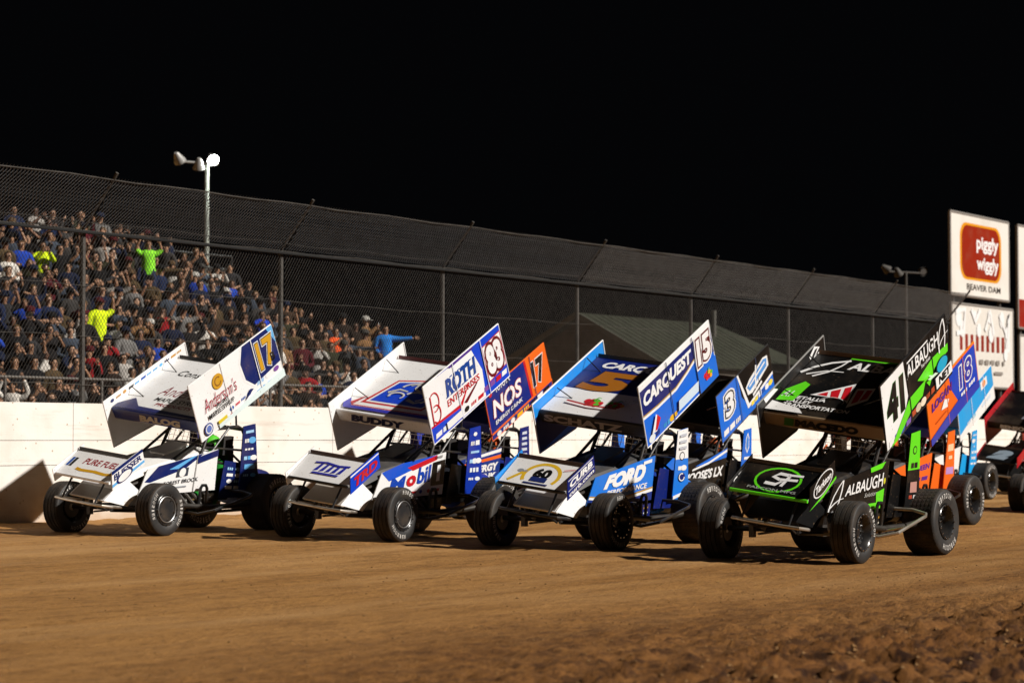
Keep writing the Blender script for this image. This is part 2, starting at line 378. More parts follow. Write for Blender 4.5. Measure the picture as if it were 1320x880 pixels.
# ------------------------------------------------------------------ buildings and poles behind the fence
STEEL = flat('dark_bleacher_steel', (.03, .029, .028), .8, .2, col2=(.015, .014, .013))
ROWS = 14
def row_y(k): return 31+.7*k
def row_z(k): return .45+.36*k
X_END = [42.5, 43.2, 44, 44.9, 45.6, 46.2, 46.8, 45, 44.7, 44.7, 44.7, 44.3, 43.9, 43.5]
st = tag(empty('grandstand', (36, 31, 0)), 'dark steel bleacher grandstand packed with fans behind the fence', 'grandstand')
for k in range(ROWS):
    y, z = row_y(k)-31, row_z(k)
    mb = MB(); mb.box((-1, y, z-.03), (26, .66, .05), STEEL); mb.build('deck', st, smooth=0)
    mb = MB(); mb.box((-1, y+.33, z+.38), (26, .24, .04), STEEL); mb.build('bench', st, smooth=0)
mb = MB()
for xx in range(-14, 13, 3):
    mb.tube([(xx, -.3, .2), (xx, 9.3, 5.0)], .06, STEEL, 6)
    for yy in (0, 3, 6, 9): mb.tube([(xx, yy, -.2), (xx, yy, .4+.514*yy)], .05, STEEL, 6)
mb.build('understructure', st)
mb = MB()
for xx in (-14, -9, -4, 1, 6, 11.9): mb.tube([(xx, 9.6, 5), (xx, 9.6, 6.25)], .03, STEEL, 6)
for zz in (5.5, 5.9, 6.25): mb.tube([(-14, 9.6, zz), (11.9, 9.6, zz)], .025, STEEL, 6)
mb.build('back_rail', st)
RAIL = flat('galvanised_rail', (.12, .11, .1), .6, .3)
rl = tag(empty('walkway_railing', (36, 29.5, 0)), 'grey pipe railing along the walkway in front of the packed grandstand', 'railing')
for xx in [-12+2.4*k for k in range(11)]:
    mb = MB(); mb.tube([(xx, 0, 0), (xx, 0, 2.45)], .028, RAIL); mb.build('post', rl)
for zz in (2.45, 1.98):
    mb = MB(); mb.tube([(-12, 0, zz), (12, 0, zz)], .026, RAIL); mb.build('rail', rl)

def house():
    h = tag(empty('low_building', (59.5, 36.7, 0)), 'low building with broad dull green gabled roof behind the catch fence', 'building')
    roof = flat('dull_green_metal_roof', (.038, .042, .029), .85, 0, .15, col2=(.026, .029, .02), scale=2)
    wall = flat('brown_board_siding', (.075, .062, .048), .8, col2=(.05, .042, .033), scale=2)
    trim = flat('weathered_trim', (.07, .07, .058), .7)
    G = 2.85; RZ, EZ = 5.15, 3.62; L = 10.4
    mb = MB()
    for k in range(12):                                     # lapped boards of the gable end
        z0 = k*.42; z1 = z0+.41
        w = G-.25 if z1 < EZ else max(0, (RZ-.12-z1)/(RZ-EZ)*(G-.25))
        w0 = G-.25 if z0 < EZ else max(0, (RZ-.12-z0)/(RZ-EZ)*(G-.25))
        if w0 > .05: mb.slab([(0, -w0, z0), (0, w0, z0), (.02, w, z1), (.02, -w, z1)], (.2, 0, 0), wall)
    mb.box((L/2, -G+.3, 1.7), (L-.4, .15, 3.5), wall); mb.box((L/2, G-.3, 1.7), (L-.4, .15, 3.5), wall); mb.box((L-.4, 0, 1.7), (.15, 2*G-.8, 3.5), wall)
    mb.build('wall', h, smooth=0)
    mb = MB(); n = 20
    for sg in (-1, 1):
        mb.slab([(-.35, 0, RZ), (L-2.1, 0, RZ), (L+.2, sg*G, EZ), (-.35, sg*G, EZ)], (0, 0, -.09), roof)
        for k in range(1, n): 
            xx = -.35+(L-1.75)*k/n; mb.tube([(xx, 0, RZ+.01), (xx, sg*G, EZ+.01)], .008, roof, 4)
    mb.slab([(L-2.1, 0, RZ-.003), (L+.2, -G, EZ-.003), (L+.2, G, EZ-.003)], (0, 0, -.08), roof)
    rf = mb.build('roof', h, smooth=0)
    for sg in (-1, 1):
        mb = MB(); mb.slab([(-.38, 0, RZ+.03), (-.38, sg*G, EZ+.03), (-.38, sg*G, EZ-.14), (-.38, 0, RZ-.14)], (.05, 0, 0), trim); mb.build('bargeboard', h, smooth=0)
    mb = MB(); mb.tube([(6.6, -.9, 4.4), (6.6, -.9, 5.5)], .09, trim); mb.build('vent_pipe', h)
    mb = MB(); mb.slab([(-.006, -.9, 0), (-.006, .2, 0), (-.006, .2, 2.1), (-.006, -.9, 2.1)], (-.04, 0, 0), trim); mb.build('door', h, smooth=0)
house()

LAMPG = flat('lamp_housing', (.35, .35, .34), .5, .3)
def emis(name, col, st_):
    m = bpy.data.materials.new(name); m.use_nodes = True; b = m.node_tree.nodes['Principled BSDF']
    b.inputs['Base Color'].default_value = (*col, 1); b.inputs['Emission Color'].default_value = (*col, 1); b.inputs['Emission Strength'].default_value = st_
    return m
def floodlight(par, c, aim, lens, shell=None):
    aim = Vector(aim).normalized(); c = Vector(c); up = aim.orthogonal().normalized(); w = aim.cross(up)
    mb = MB(); n = 16; prof = [(-.22, .05), (-.18, .08), (-.06, .12), (.07, .17), (.09, .17)]; vs = []
    for t, r in prof:
        for k in range(n): a = 2*math.pi*k/n; vs.append(c+aim*t+(up*math.cos(a)+w*math.sin(a))*r)
    mb.add(vs, [(i*n+k, i*n+(k+1) % n, (i+1)*n+(k+1) % n, (i+1)*n+k) for i in range(len(prof)-1) for k in range(n)]+[tuple(range(n))], shell or LAMPG)
    o = mb.build('floodlight', par)
    mb = MB(); mb.poly([c+aim*.07+(up*math.cos(2*math.pi*k/n)+w*math.sin(2*math.pi*k/n))*.125 for k in range(n)], lens); mb.build('lens', o)
    return o
def light_pole(x, y, top, label, lit):
    p = tag(empty('light_pole', (x, y, .1)), label, 'light pole', 'floodlight poles behind the fence')
    mb = MB(); mb.tube([(0, 0, 0), (0, 0, top-.1)], .095 if lit else .06, flat('pole_paint', (.26, .28, .25), .6) if lit else POST, 10, .06 if lit else .045); mb.build('pole', p)
    mb = MB(); mb.tube([(-.9, .38, top-.08), (.3 if lit else .8, -.14 if lit else -.34, top-.08)], .03, LAMPG if lit else POST, 6); mb.build('crossarm', p)
    on = emis('lit_floodlight_lens', (.93, 1, .97), 260) if lit else None; off = flat('dark_lens', (.12, .12, .12), .15)
    if lit:
        floodlight(p, (.10, -.1, top+.04), (-.45, -.8, -.55), on); floodlight(p, (-.22, .1, top-.16), (.3, .3, -.8), off); floodlight(p, (-.78, .33, top-.02), (.65, .1, -.65), off)
        sp = bpy.data.lights.new('floodlight_beam', 'SPOT'); sp.energy = 550; sp.spot_size = R(150); sp.spot_blend = .6; sp.shadow_soft_size = .25; sp.color = (.9, 1, .95)
        so = bpy.data.objects.new('floodlight_beam', sp); COL.objects.link(so); so.parent = p; so.location = (.05, -.28, top+.05)
        so.rotation_euler = Vector((-.25, -.6, -.9)).to_track_quat('-Z', 'Y').to_euler()
    else:
        floodlight(p, (-.85, .37, top), (.6, -.5, -.5), off, POST); floodlight(p, (-.35, .15, top-.12), (.5, -.1, -.7), off, POST); floodlight(p, (.75, -.32, top), (-.6, -.75, -.35), off, POST)
light_pole(48.5, 42, 8.9, 'tall light pole with glaring lit floodlight above the crowded grandstand', True)
light_pole(77.2, 34, 7.3, 'unlit thin light pole with small floodlights left of the grocery billboard', False)

# billboards beyond the end of the fence
SIGNW = flat('sign_white', (.72, .69, .64), .5, col2=(.6, .56, .5), scale=.8)
def billboard(label, x0, x1, y, z0, z1, art, base=SIGNW, legs=True):
    b = tag(empty('billboard', (x0, y, 0)), label, 'billboard', 'billboards beyond the fence')
    mb = MB(); pn = Panel(mb, (0, 0, z1), (x1-x0, 0, z1), (0, 0, z0), (x1-x0, 0, z0), base, .08, (0, -1, 0)); art(pn); mb.build('sign_panel', b, smooth=0)
    mb = MB(); f = flat('sign_frame', (.3, .28, .26), .5, .4); w = x1-x0
    for p, q in (((0, z0), (w, z0)), ((0, z1), (w, z1)), ((0, z0), (0, z1)), ((w, z0), (w, z1))): mb.tube([(p[0], .03, p[1]), (q[0], .03, q[1])], .05, f, 6)
    mb.build('frame', b)
    if legs:
        for xx in (.5, w-.5):
            mb = MB(); mb.tube([(xx, .16, 0), (xx, .16, z1-.1)], .07, POST); mb.build('post', b)
    return b
def rrect(a0, b0, a1, b1, r, asp):
    out = []
    for ca_, cb_, t0 in ((a1-r, b0+r*asp, -90), (a1-r, b1-r*asp, 0), (a0+r, b1-r*asp, 90), (a0+r, b0+r*asp, 180)):
        for k in range(7): t = R(t0+15*k); out.append((ca_+r*math.cos(t), cb_+r*asp*math.sin(t)))
    return out
def art_grocer(p):
    asp = p.w/p.h
    p.poly(rrect(.15, .10, .86, .80, .10, asp), paint('D8901A')); p.poly(rrect(.18, .13, .83, .77, .09, asp), paint('8E220A'))
    p.text('piggly', .62, .345, .38, .215, paint('FFFFFF'), 0, .03); p.text('wiggly', .62, .60, .38, .215, paint('FFFFFF'), 0, .03)
    p.text('BEAVER DAM', .55, .885, .58, .075, paint('20150F'), 0, .015)
def art_script(p):
    w = paint('FFFFFF'); br = paint('8A2A1C'); g = paint('8C8680')
    for k in range(9): p.rect(.12+.085*k, .36, .165+.085*k, .56, br)
    for a, b, r in ((.1, .16, .3), (.16, .3, .26), (.36, .14, .2), (.42, .3, .22), (.6, .12, .22), (.62, .34, .26), (.8, .14, .26), (.88, .3, .2), (.9, .46, .24), (.86, .58, .2)): p.ell(a, b, r, w, .8)
    for pts in (((.05, .1), (.2, .06), (.17, .34), (.06, .36)), ((.3, .05), (.36, .2), (.44, .04)), ((.52, .3), (.6, .05), (.66, .34)), ((.76, .08), (.86, .3), (.92, .06), (.9, .5))): p.stroke(pts, .17, w)
    for k in range(4): p.rect(.42+.09*k, .66, .48+.09*k, .72, g)
    p.rect(.80, .66, .83, .72, g); p.rect(.66, .80, .80, .84, g)
def art_red(p): p.rect(0, .72, 1, 1, paint('8E1F14')); p.ell(.3, .86, .35, paint('E8C9B0'))
def art_plain(p): p.ell(.25, .1, .3, paint('FFFFFF')); p.rect(.1, .3, .5, .8, paint('B9B2AA')); p.rect(.1, .86, .9, .9, paint('6A6058'))
billboard('white billboard with red rounded grocery emblem and town name in black', 66.95, 71.75, 28, 5.82, 8.36, art_grocer)
billboard('white billboard with glaring white script over brown strokes under the grocery emblem', 67.0, 72.05, 28, 3.0, 5.54, art_script, flat('grey_sign', (.68, .65, .60), .5), legs=False)
billboard('white billboard with dark red lower band cut by the right photo edge', 72.55, 77.4, 28, 5.0, 8.35, art_red)
billboard('plain pale billboard beneath the red banded one at the right photo edge', 72.65, 77.4, 28, 2.9, 4.75, art_plain, legs=False)

# ------------------------------------------------------------------ sprint cars
RA = R(7.5); RC, RS = math.cos(RA), math.sin(RA)
def roll(p): return Vector((p[0], p[1]*RC+(p[2]-.45)*RS, .45-p[1]*RS+(p[2]-.45)*RC))      # chassis leans to its left

def make_wheel(car, x, y, r, w, side, cover, steer=0):
    """side +1: outer face towards +y. rim is the part, tyre its sub-part"""
    rr = .20
    mb = MB(); W2 = w/2
    prof = [(-W2*.9, rr*.98), (-W2*.94, rr*1.03), (-W2*.7, rr*.93), (-W2*.1, rr*.80), (W2*.25, rr*.78), (W2*.70, rr*.93), (W2*.96, rr*1.05), (W2*1.0, rr*1.0), (W2*.9, rr*.9), (W2*.35, rr*.74), (W2*.28, rr*.42), (W2*.4, rr*.36), (W2*.42, .05), (W2*.5, .04), (W2*.5, .001)]
    mb.lathe([(t*side, q) for t, q in prof], (0, 0, 0), RIMB, 36)
    for k in range(16):
        a = 2*math.pi*k/16; p = Vector((rr*1.0*math.cos(a), W2*.99*side, rr*1.0*math.sin(a)))
        mb.tube([p, p+Vector((0, .014*side, 0))], .0095, BOLT, 6)
    for k in range(10):
        a = 2*math.pi*k/10; p = Vector((rr*.62*math.cos(a), W2*.3*side, rr*.62*math.sin(a)))
        mb.tube([p, p+Vector((0, .03*side, 0))], .011, BOLT, 6)
    for k in range(10):                                                                    # drilled brake disc and hub on the inside
        a = 2*math.pi*k/10; mb.tube([(0, -W2*.5*side, 0), (.13*math.cos(a), -W2*.55*side, .13*math.sin(a))], .008, ALU, 5)
    mb.lathe([(-W2*.62*side, .05), (-W2*.62*side, .14), (-W2*.56*side, .14), (-W2*.56*side, .05)], (0, 0, 0), ENG, 24)
    if cover:
        mb.lathe([(W2*.93*side, .001), (W2*.95*side, .1), (W2*.93*side, rr*.86), (W2*.86*side, rr*.9)], (0, 0, 0), flat('wheel_cover', (.02, .02, .021), .3), 36)
        mb.lathe([(W2*1.0*side, rr*.8), (W2*1.03*side, rr*.84), (W2*1.0*side, rr*.88)], (0, 0, 0), flat('grey_ring', (.25, .25, .25), .35, .8), 36)
        for k in range(5):
            a = 2*math.pi*k/5+.3; p = Vector((rr*.7*math.cos(a), W2*.94*side, rr*.7*math.sin(a))); mb.tube([p, p+Vector((0, .02*side, 0))], .012, BOLT, 6)
    ob = mb.build('wheel', car, 40); ob.location = (x, y, r-.008); ob.rotation_euler = (R(1.2), random.random()*6, steer)
    tb = MB()
    half = [(.80, rr), (.93, rr+.02), (1.0, rr+(r-rr)*.45), (1.0, rr+(r-rr)*.72), (.955, r*.955), (.88, r*.985)]
    tread = [(.86, r*.992)]
    ng = 4 if w < .3 else 7
    for k in range(ng):
        c = .86-1.72*(k+.5)/ng; h_ = .86*.08/ng*4*.5
        tread += [(c+h_+.012, r), (c+h_, r-.008), (c-h_, r-.008), (c-h_-.012, r)]
    tread += [(-.86, r*.992)]
    pr = [(t*W2, q) for t, q in half]+[(t*W2, q) for t, q in tread]+[(-t*W2, q) for t, q in reversed(half)]
    mats = [SIDEW]*4+[TREAD]*(len(pr)-9)+[SIDEW]*4
    tb.lathe(pr, (0, 0, 0), TREAD, 64, mats=mats)
    if w > .3:                                                    # cross cuts of the rear tread: raised block rows
        for k in range(44):
            a = 2*math.pi*k/44
            for j in range(ng):
                c0 = .86-1.72*(j+.14)/ng; c1 = .86-1.72*(j+.86)/ng; q0, q1 = a, a+2*math.pi/44*.82; R2 = r+.004
                tb.add([(R2*math.cos(t), c*W2, R2*math.sin(t)) for t in (q0, q1) for c in (c0, c1)], [(0, 1, 3, 2)], TREAD)
    for sd in (1, -1):
        for st_ in (0.4, 0.4+math.pi):
            for i, ch in enumerate('HOOSIER'):
                vs, fs, asp = text_mesh(ch, .02)
                a0 = st_+i*.19; h0 = rr+(r-rr)*.40; hh = (r-rr)*.34; wd = .13
                pts = []
                for u, q in vs:
                    a = a0+u*wd*(.5 if ch == 'I' else 1)+(wd*.25 if ch == 'I' else 0); q2 = h0+q*hh
                    aa = -a*sd if sd > 0 else a
                    aa = math.pi/2+(-a if sd < 0 else a)*(-1)*(-1) if False else (a if sd < 0 else -a)
                    pts.append((q2*math.cos(aa), sd*(W2*1.0+.002), q2*math.sin(aa)))
                tb.add(pts, fs, TLET)
    t = tb.build('tyre', ob, 40)
    return ob

def sprint_car(X, Y, label, P, far=False):
    car = tag(empty('sprint_car', (X, Y, gz(Y)), math.pi), label, 'race car', 'winged sprint cars on the dirt track')
    def part(mb, name, sm=35, parent=None, lab=None):
        o = mb.build(name, parent or car, sm)
        if lab: o['label'] = lab
        return o
    def B(): return MB(roll)
    # wheels on the ground
    st_ = R(2)
    for x, y, r, w, sd, cv in ((0, .685, .345, .27, 1, P.get('cover')), (0, -.97, .35, .27, -1, False), (-2.33, .61, .39, .42, 1, False), (-2.33, -.84, .44, .47, -1, False)):
        make_wheel(car, x, y, r, w, sd, cv, st_ if x == 0 else 0)
    mb = MB()
    mb.tube([(-.02, -.88, .35), (-.02, .58, .345)], .032, TUBE)
    for s in (-.5, .45):
        mb.tube([(-.02, s, .36), (-.75, s*.75, .42)], .014, CHROME, 6); mb.tube([(-.02, s, .29), (-.75, s*.75, .33)], .014, CHROME, 6)
        mb.box((-.02, s*1.15, .35), (.07, .06, .2), ENG)
    part(mb, 'front_axle')
    mb = MB(); mb.tube([(-2.33, -.72, .42), (-2.33, .5, .40)], .04, ENG); mb.ball((-2.33, .02, .42), .16, ENG, 12); part(mb, 'rear_axle')
    for s in (-.42, .42):
        mb = MB(); mb.tube([(.02, s, .34), (-.1, s*.8, .62)], .03, CHROME, 8); mb.tube([(-.02, s, .42), (-.09, s*.82, .60)], .045, TUBE, 8); part(mb, 'shock_absorber')
    # tube frame and roll cage
    mb = B()
    for s in (-.34, .34):
        mb.tube([(.45, s*.75, .36), (-.3, s, .34), (-1.3, s, .30), (-2.2, s, .32), (-2.75, s*.7, .5)], .022, TUBE)
        mb.tube([(.42, s*.7, .62), (-.3, s*.9, .80), (-1.0, s, .98), (-1.2, s*1.03, 1.03)], .022, TUBE)
        mb.tube([(.45, s*.75, .36), (.42, s*.7, .62)], .02, TUBE)
        mb.tube([(-1.2, s, .3), (-1.2, s*1.03, 1.03)], .02, TUBE); mb.tube([(-.3, s, .34), (-.9, s, .94)], .018, TUBE)
        mb.tube([(-2.2, s, .32), (-2.05, s*1.05, .9), (-1.2, s*1.03, 1.03)], .02, TUBE)
        mb.tube([(-2.05, s*1.05, .9), (-2.7, s*.7, .62)], .02, TUBE)
    part(mb, 'frame')
    mb = B()
    for s in (-.35, .35):
        mb.tube([(-1.05, s*1.05, 1.0), (-1.22, s, 1.40), (-1.3, s*.93, 1.44), (-1.85, s*.93, 1.48), (-1.95, s, 1.44), (-2.1, s*1.05, .88)], .024, TUBE, 10)
        mb.tube([(-.30, s*.8, .84), (-1.2, s*.97, 1.38)], .02, TUBE)
        mb.tube([(-1.9, s, 1.46), (-2.6, s*.6, .68)], .018, TUBE)
        mb.tube([(-1.62, s*1.02, 1.46), (-1.22, s*1.05, 1.05)], .016, TUBE)
        mb.tube([(-1.13, s*1.03, 1.2), (-2.02, s*1.05, 1.15)], .016, TUBE)
    mb.tube([(-1.24, -.35, 1.41), (-1.24, .35, 1.41)], .024, TUBE); mb.tube([(-1.93, -.35, 1.44), (-1.93, .35, 1.44)], .024, TUBE)
    mb.tube([(-1.9, -.33, 1.4), (-2.08, .36, .9)], .018, TUBE)
    part(mb, 'roll_cage')
    mb = B()
    for k in range(9): mb.tube([(-1.13-.002*k, -.33+.082*k, 1.06), (-1.23, -.33+.082*k, 1.39)], .0035, ALU, 4)
    for k in range(5): mb.tube([(-1.145-.018*k, -.34, 1.1+.065*k), (-1.145-.018*k, .34, 1.1+.065*k)], .0035, ALU, 4)
    part(mb, 'rock_screen')
    # bumper and nerf bars
    mb = B()
    mb.tube([(.30, -.30, .40), (.66, -.44, .44), (.80, -.40, .45), (.84, -.2, .45), (.84, .25, .45), (.80, .42, .45), (.66, .46, .44), (.30, .30, .40)], .02, P.get('bumper', CHROME), 10)
    for s in (-.28, .30): mb.tube([(.82, s, .45), (.66, s, .74)], .014, TUBE); mb.tube([(.5, s*.8, .36), (.8, s, .45)], .014, TUBE)
    part(mb, 'front_bumper')
    for s in (1, -1):
        mb = B(); q = [(-.80, .36, .34), (-.86, .62, .33), (-.98, .80, .40), (-1.62, .84, .58), (-1.72, .80, .60), (-1.74, .62, .62), (-1.72, .36, .60)]
        mb.tube([(a, b*s, c) for a, b, c in q], .02, P.get('nerf', TUBE), 10)
        mb.tube([(-1.2, .36*s, .32), (-1.25, .81*s, .47)], .014, P.get('nerf', TUBE)); part(mb, 'nerf_bar')
    # engine, exhaust, radiator
    mb = B(); mb.box((-.72, 0, .52), (.62, .46, .36), ENG); mb.box((-.72, .24, .66), (.56, .16, .16), ENG); mb.box((-.72, -.24, .66), (.56, .16, .16), ENG)
    for k in range(4): mb.tube([(-.52-.14*k, .26, .60), (-.52-.14*k, .44, .56), (-.62-.14*k, .49, .44)], .026, ENG, 8)
    mb.box((-.25, 0, .45), (.2, .5, .3), ENG); part(mb, 'engine')
    mb = B(); mb.tube([(-.55, .50, .44), (-1.2, .52, .40), (-1.75, .56, .42), (-2.0, .6, .46)], .034, flat('heat_stained_pipe', (.05, .045, .04), .5, .6, col2=(.03, .025, .02)), 12, .04); part(mb, 'exhaust_pipe')
    mb = B()
    mb.tube([(-.98, .50, .34), (-1.0, .50, .66), (-1.03, .50, .70), (-1.10, .50, .70), (-1.13, .50, .66), (-1.16, .50, .34)], .022, TUBE, 8); part(mb, 'torsion_bracket')
    # nose panel, hood, sides
    wh = paint(P['nose'])
    mb = B(); A = [(.66, -.31, .50), (.66, .31, .50), (.28, .29, .80), (.28, -.29, .80)]
    mb.slab(A, (-.04, 0, -.02), wh)
    mb.slab([(.66, .31, .50), (.28, .29, .80), (.05, .36, .62), (.25, .36, .42)], (0, -.015, 0), wh); mb.slab([(.66, -.31, .50), (.28, -.29, .80), (.05, -.36, .62), (.25, -.36, .42)], (0, .015, 0), wh)
    pn = Panel(mb, A[3], A[2], A[0], A[1], wh, toward=(.5, 0, .8), body=False)
    if P.get('nose_dark'): pn.rect(.02, .05, .98, .98, paint(P['nose_dark']))
    else: pn.rect(.04, .52, .96, .97, flat('scuffed_skid_plate', (.4, .37, .33), .35, .7))
    part(mb, 'nose_panel', 20)
    mb = B(); hd = P.get('hood', HOOD_SHADE)
    prof = [(.28, .29, .80), (-.06, .36, .95), (-.8, .40, 1.10), (-1.2, .40, 1.18), (-1.34, .37, 1.17)]
    vs = []
    for x, w, z in prof:
        for t in (-1, -.8, -.4, 0, .4, .8, 1): vs.append((x, w*t, z-.05*t*t-(.05 if abs(t) == 1 else 0)))
    mb.add(vs, [(i*7+k, i*7+k+1, i*7+k+8, i*7+k+7) for i in range(4) for k in range(6)], hd)
    mb.slab([(-.62, -.13, 1.05), (-.62, .13, 1.05), (-1.02, .16, 1.20), (-1.02, -.16, 1.20)], (0, 0, .03), hd)
    part(mb, 'hood', 30)
    for s in (1, -1):
        mb = B(); y = .425*s
        FT, RT, FB, RB = (-.04, y*.9, .91), (-1.37, y, 1.18), (.10, y*.9, .56), (-1.38, y, .62)
        pn = Panel(mb, FT, RT, FB, RB, paint(P['side']), .014, (0, s, 0))
        if s > 0:
            if 'side_art' in P: P['side_art'](pn)
        part(mb, 'side_panel', 20)
    for s in (1, -1):                                              # rocker panel under the cockpit
        mb = B(); y = .45*s
        pn = Panel(mb, (-.66, y, .52), (-1.34, y, .58), (-.66, y, .34), (-1.34, y, .36), paint(P.get('rock', '0B0B0C')), .012, (0, s, 0))
        if s > 0:
            for k in range(3): pn.marks(.06, .94, .2+.3*k, .16, P.get('rock_cols', ['6A5A3A', '8A8A86', '3A3A3C']), 4, k+int(X*5))
        part(mb, 'rocker_panel', 20)
    for s in (1, -1):                                              # cockpit side
        mb = B(); y = .40*s
        pn = Panel(mb, (-1.56, y, 1.02), (-1.98, y, .98), (-1.50, y, .50), (-2.05, y, .50), paint(P['cockpit']), .014, (0, s, 0))
        if s > 0 and 'cock_art' in P: P['cock_art'](pn)
        part(mb, 'cockpit_panel', 20)
    for s, y0 in ((1, .47), (-1, -.5)):
        mb = B(); y = y0
        pn = Panel(mb, (-1.80, y, 1.50), (-2.05, y, 1.54), (-1.84, y, .62), (-2.26, y, .62), paint(P['fin']), .014, (0, s, 0))
        if s > 0:
            (P['fin_art'] if 'fin_art' in P else (lambda p: [p.marks(.12, .9, .10+.135*k, (.06, .10, .05, .08, .11, .06)[k], P.get('fin_cols', ['FFFFFF', '9AC4E8', 'DDE4EE']), (1, 2, 1, 3, 1, 2)[k], k*7+len(P['fin'])+int(X*3)) for k in range(6)]))(pn)
        part(mb, 'sail_panel', 20)
    mb = B(); mb.box((-1.88, 0, .85), (.12, .5, .7), SEATM, Matrix.Rotation(R(8), 3, 'Y')); mb.box((-1.62, 0, .5), (.5, .5, .1), SEATM)
    for s in (-1, 1): mb.box((-1.8, .2*s, 1.2), (.2, .06, .26), SEATM)
    part(mb, 'seat', 20)
    mb = B(); mb.tube([(-1.36, 0, .98), (-1.45, 0, .96)], .02, TUBE)
    mb.tube([(-1.45-.06*math.sin(2*math.pi*k/20), .17*math.cos(2*math.pi*k/20), .98+.17*math.sin(2*math.pi*k/20)) for k in range(21)], .014, SEATM, 6); part(mb, 'steering_wheel')
    mb = B(); tk = paint(P.get('tail', P['fin'])); vs = []; n = 16                 # bulbous tail tank
    pr = [(-2.12, .28, .22, .58), (-2.3, .33, .25, .60), (-2.6, .33, .24, .62), (-2.85, .27, .19, .64), (-2.98, .14, .10, .66), (-3.0, .01, .01, .66)]
    for x, a_, b_, zc in pr:
        for k in range(n): t = 2*math.pi*k/n; vs.append((x, a_*math.cos(t), zc+b_*math.sin(t)))
    mb.add(vs, [(i*n+k, i*n+(k+1) % n, (i+1)*n+(k+1) % n, (i+1)*n+k) for i in range(len(pr)-1) for k in range(n)]+[tuple(range(n))], tk); part(mb, 'tail_tank', 50)
    # nose wing
    mb = B(); NF, NR = .74, .35; zF, zR = .765, 1.065; yl, yr = .46, -.50
    pn = Panel(mb, (NR, yr, zR), (NR, yl, zR), (NF, yr, zF), (NF, yl, zF), paint(P['nfoil']), .025, (.5, 0, .8), GREYW)
    if 'nfoil_art' in P: P['nfoil_art'](pn)
    mb.tube([(NF, yr, zF-.015), (NF, yl, zF-.015)], .02, P.get('nlip', paint(P['nfoil'])), 8)
    mb.box((NR, -.02, zR+.012), (.02, .95, .045), P.get('nwick', flat('rust_dark_strip', (.05, .02, .015), .5)))
    nw = part(mb, 'nose_wing', 20)
    for s, key in ((1, 'nb'), (-1, 'nbr')):
        mb = B(); y = (.475 if s > 0 else -.515)
        if s > 0: q = ((.74, y, .90), (.21, y, 1.20), (.69, y, .66), (.13, y, 1.00))
        else: q = ((.80, y, .80), (.26, y, 1.14), (.73, y, .64), (.20, y, .94))
        pn = Panel(mb, *q, paint(P[key]), .01, (0, 1, 0))
        if key+'_art' in P: P[key+'_art'](pn)
        part(mb, 'nose_wing_sideboard', 20, nw)
    # top wing
    yl, yr = .655, -.865; C0, C1 = (-.60, 1.60), (-1.83, 2.30)
    mb = B()
    pn = Panel(mb, (C1[0], yr, C1[1]), (C1[0], yl, C1[1]), (C0[0], yr, C0[1]), (C0[0], yl, C0[1]), paint(P['foil']), .04, (.5, 0, .8), GREYW)
    if 'foil_art' in P: P['foil_art'](pn)
    lip = P.get('lipm') or paint(P['lip']); vs = []                               # rounded leading edge
    lp = [(-.60, 1.60), (-.58, 1.592), (-.572, 1.575), (-.575, 1.562), (-.660, 1.450), (-.69, 1.438), (-.80, 1.43)]
    for x, z in lp: vs += [(x, yr, z), (x, yl, z)]
    mb.add(vs, [(2*i, 2*i+1, 2*i+3, 2*i+2) for i in range(len(lp)-1)], lip)
    lpn = Panel(mb, (-.574, yr, 1.562), (-.574, yl, 1.562), (-.659, yr, 1.450), (-.659, yl, 1.450), lip, toward=(1, 0, -.2), body=False); lpn.l = 4
    if 'lip_art' in P: P['lip_art'](lpn)
    mb.box((C1[0]-.005, (yl+yr)/2, C1[1]+.012), (.014, yl-yr-.02, .07), P.get('wick', flat('black_wicker', (.02, .015, .015), .5)))
    tw = part(mb, 'top_wing', 25)
    mb = B()                                                                       # wing posts and struts
    for s in (-.3, .3):
        mb.tube([(-1.3, s, 1.43), (-1.2, s, 1.90)], .014, TUBE); mb.tube([(-1.85, s, 1.46), (-1.7, s, 2.16)], .014, TUBE); mb.tube([(-1.3, s, 1.43), (-1.7, s, 2.16)], .012, TUBE)
    part(mb, 'wing_mount', 35, tw)
    for p_, q_, mt in (((-.95, .2, 1.79), (-.85, .648, 1.98), ALU), ((-1.5, .2, 2.11), (-1.5, .648, 2.36), ALU), ((-1.52, -.6, 2.12), (-1.56, -.86, 2.28), TUBE), ((-.9, -.6, 1.77), (-.92, -.86, 1.88), TUBE)):
        mb = B(); mb.tube([p_, q_], .007, mt, 6); part(mb, 'wing_strut', 35, tw)
    mb = B(); y = .665
    pn = Panel(mb, (-.34, y, 2.05), (-1.91, y, 2.94), (-.74, y, 1.31), (-2.33, y, 2.25), paint(P['board']), .012, (0, 1, 0), paint(P.get('board_in', P['board'])))
    if 'board_art' in P: P['board_art'](pn)
    sm = paint(P.get('seam', 'F2F2F2'))
    for a in (.37, .735): pn.mb.slab([pn.p(a-.004, 0, 9), pn.p(a+.004, 0, 9), pn.p(a+.004, 1, 9), pn.p(a-.004, 1, 9)], pn.n*.0015, sm)
    ed = paint(P.get('edge', 'F2F2F2'))
    for p_, q_ in (((0, 0), (1, 0)), ((1, 0), (1, 1)), ((0, 0), (0, 1)), ((0, 1), (1, 1))): mb.tube([pn.p(*p_, 0)-pn.n*.006, pn.p(*q_, 0)-pn.n*.006], .011, ed, 6)
    part(mb, 'wing_sideboard', 20, tw, P.get('board_label'))
    mb = B(); y = -.875
    pts = [(-.40, y, 1.65), (-1.93, y, 2.52), (-2.23, y, 1.92), (-1.5, y, 1.36), (-.71, y, 1.04)]
    mb.slab(pts, (0, -.012, 0), paint(P['fboard']), paint(P['fboard']))
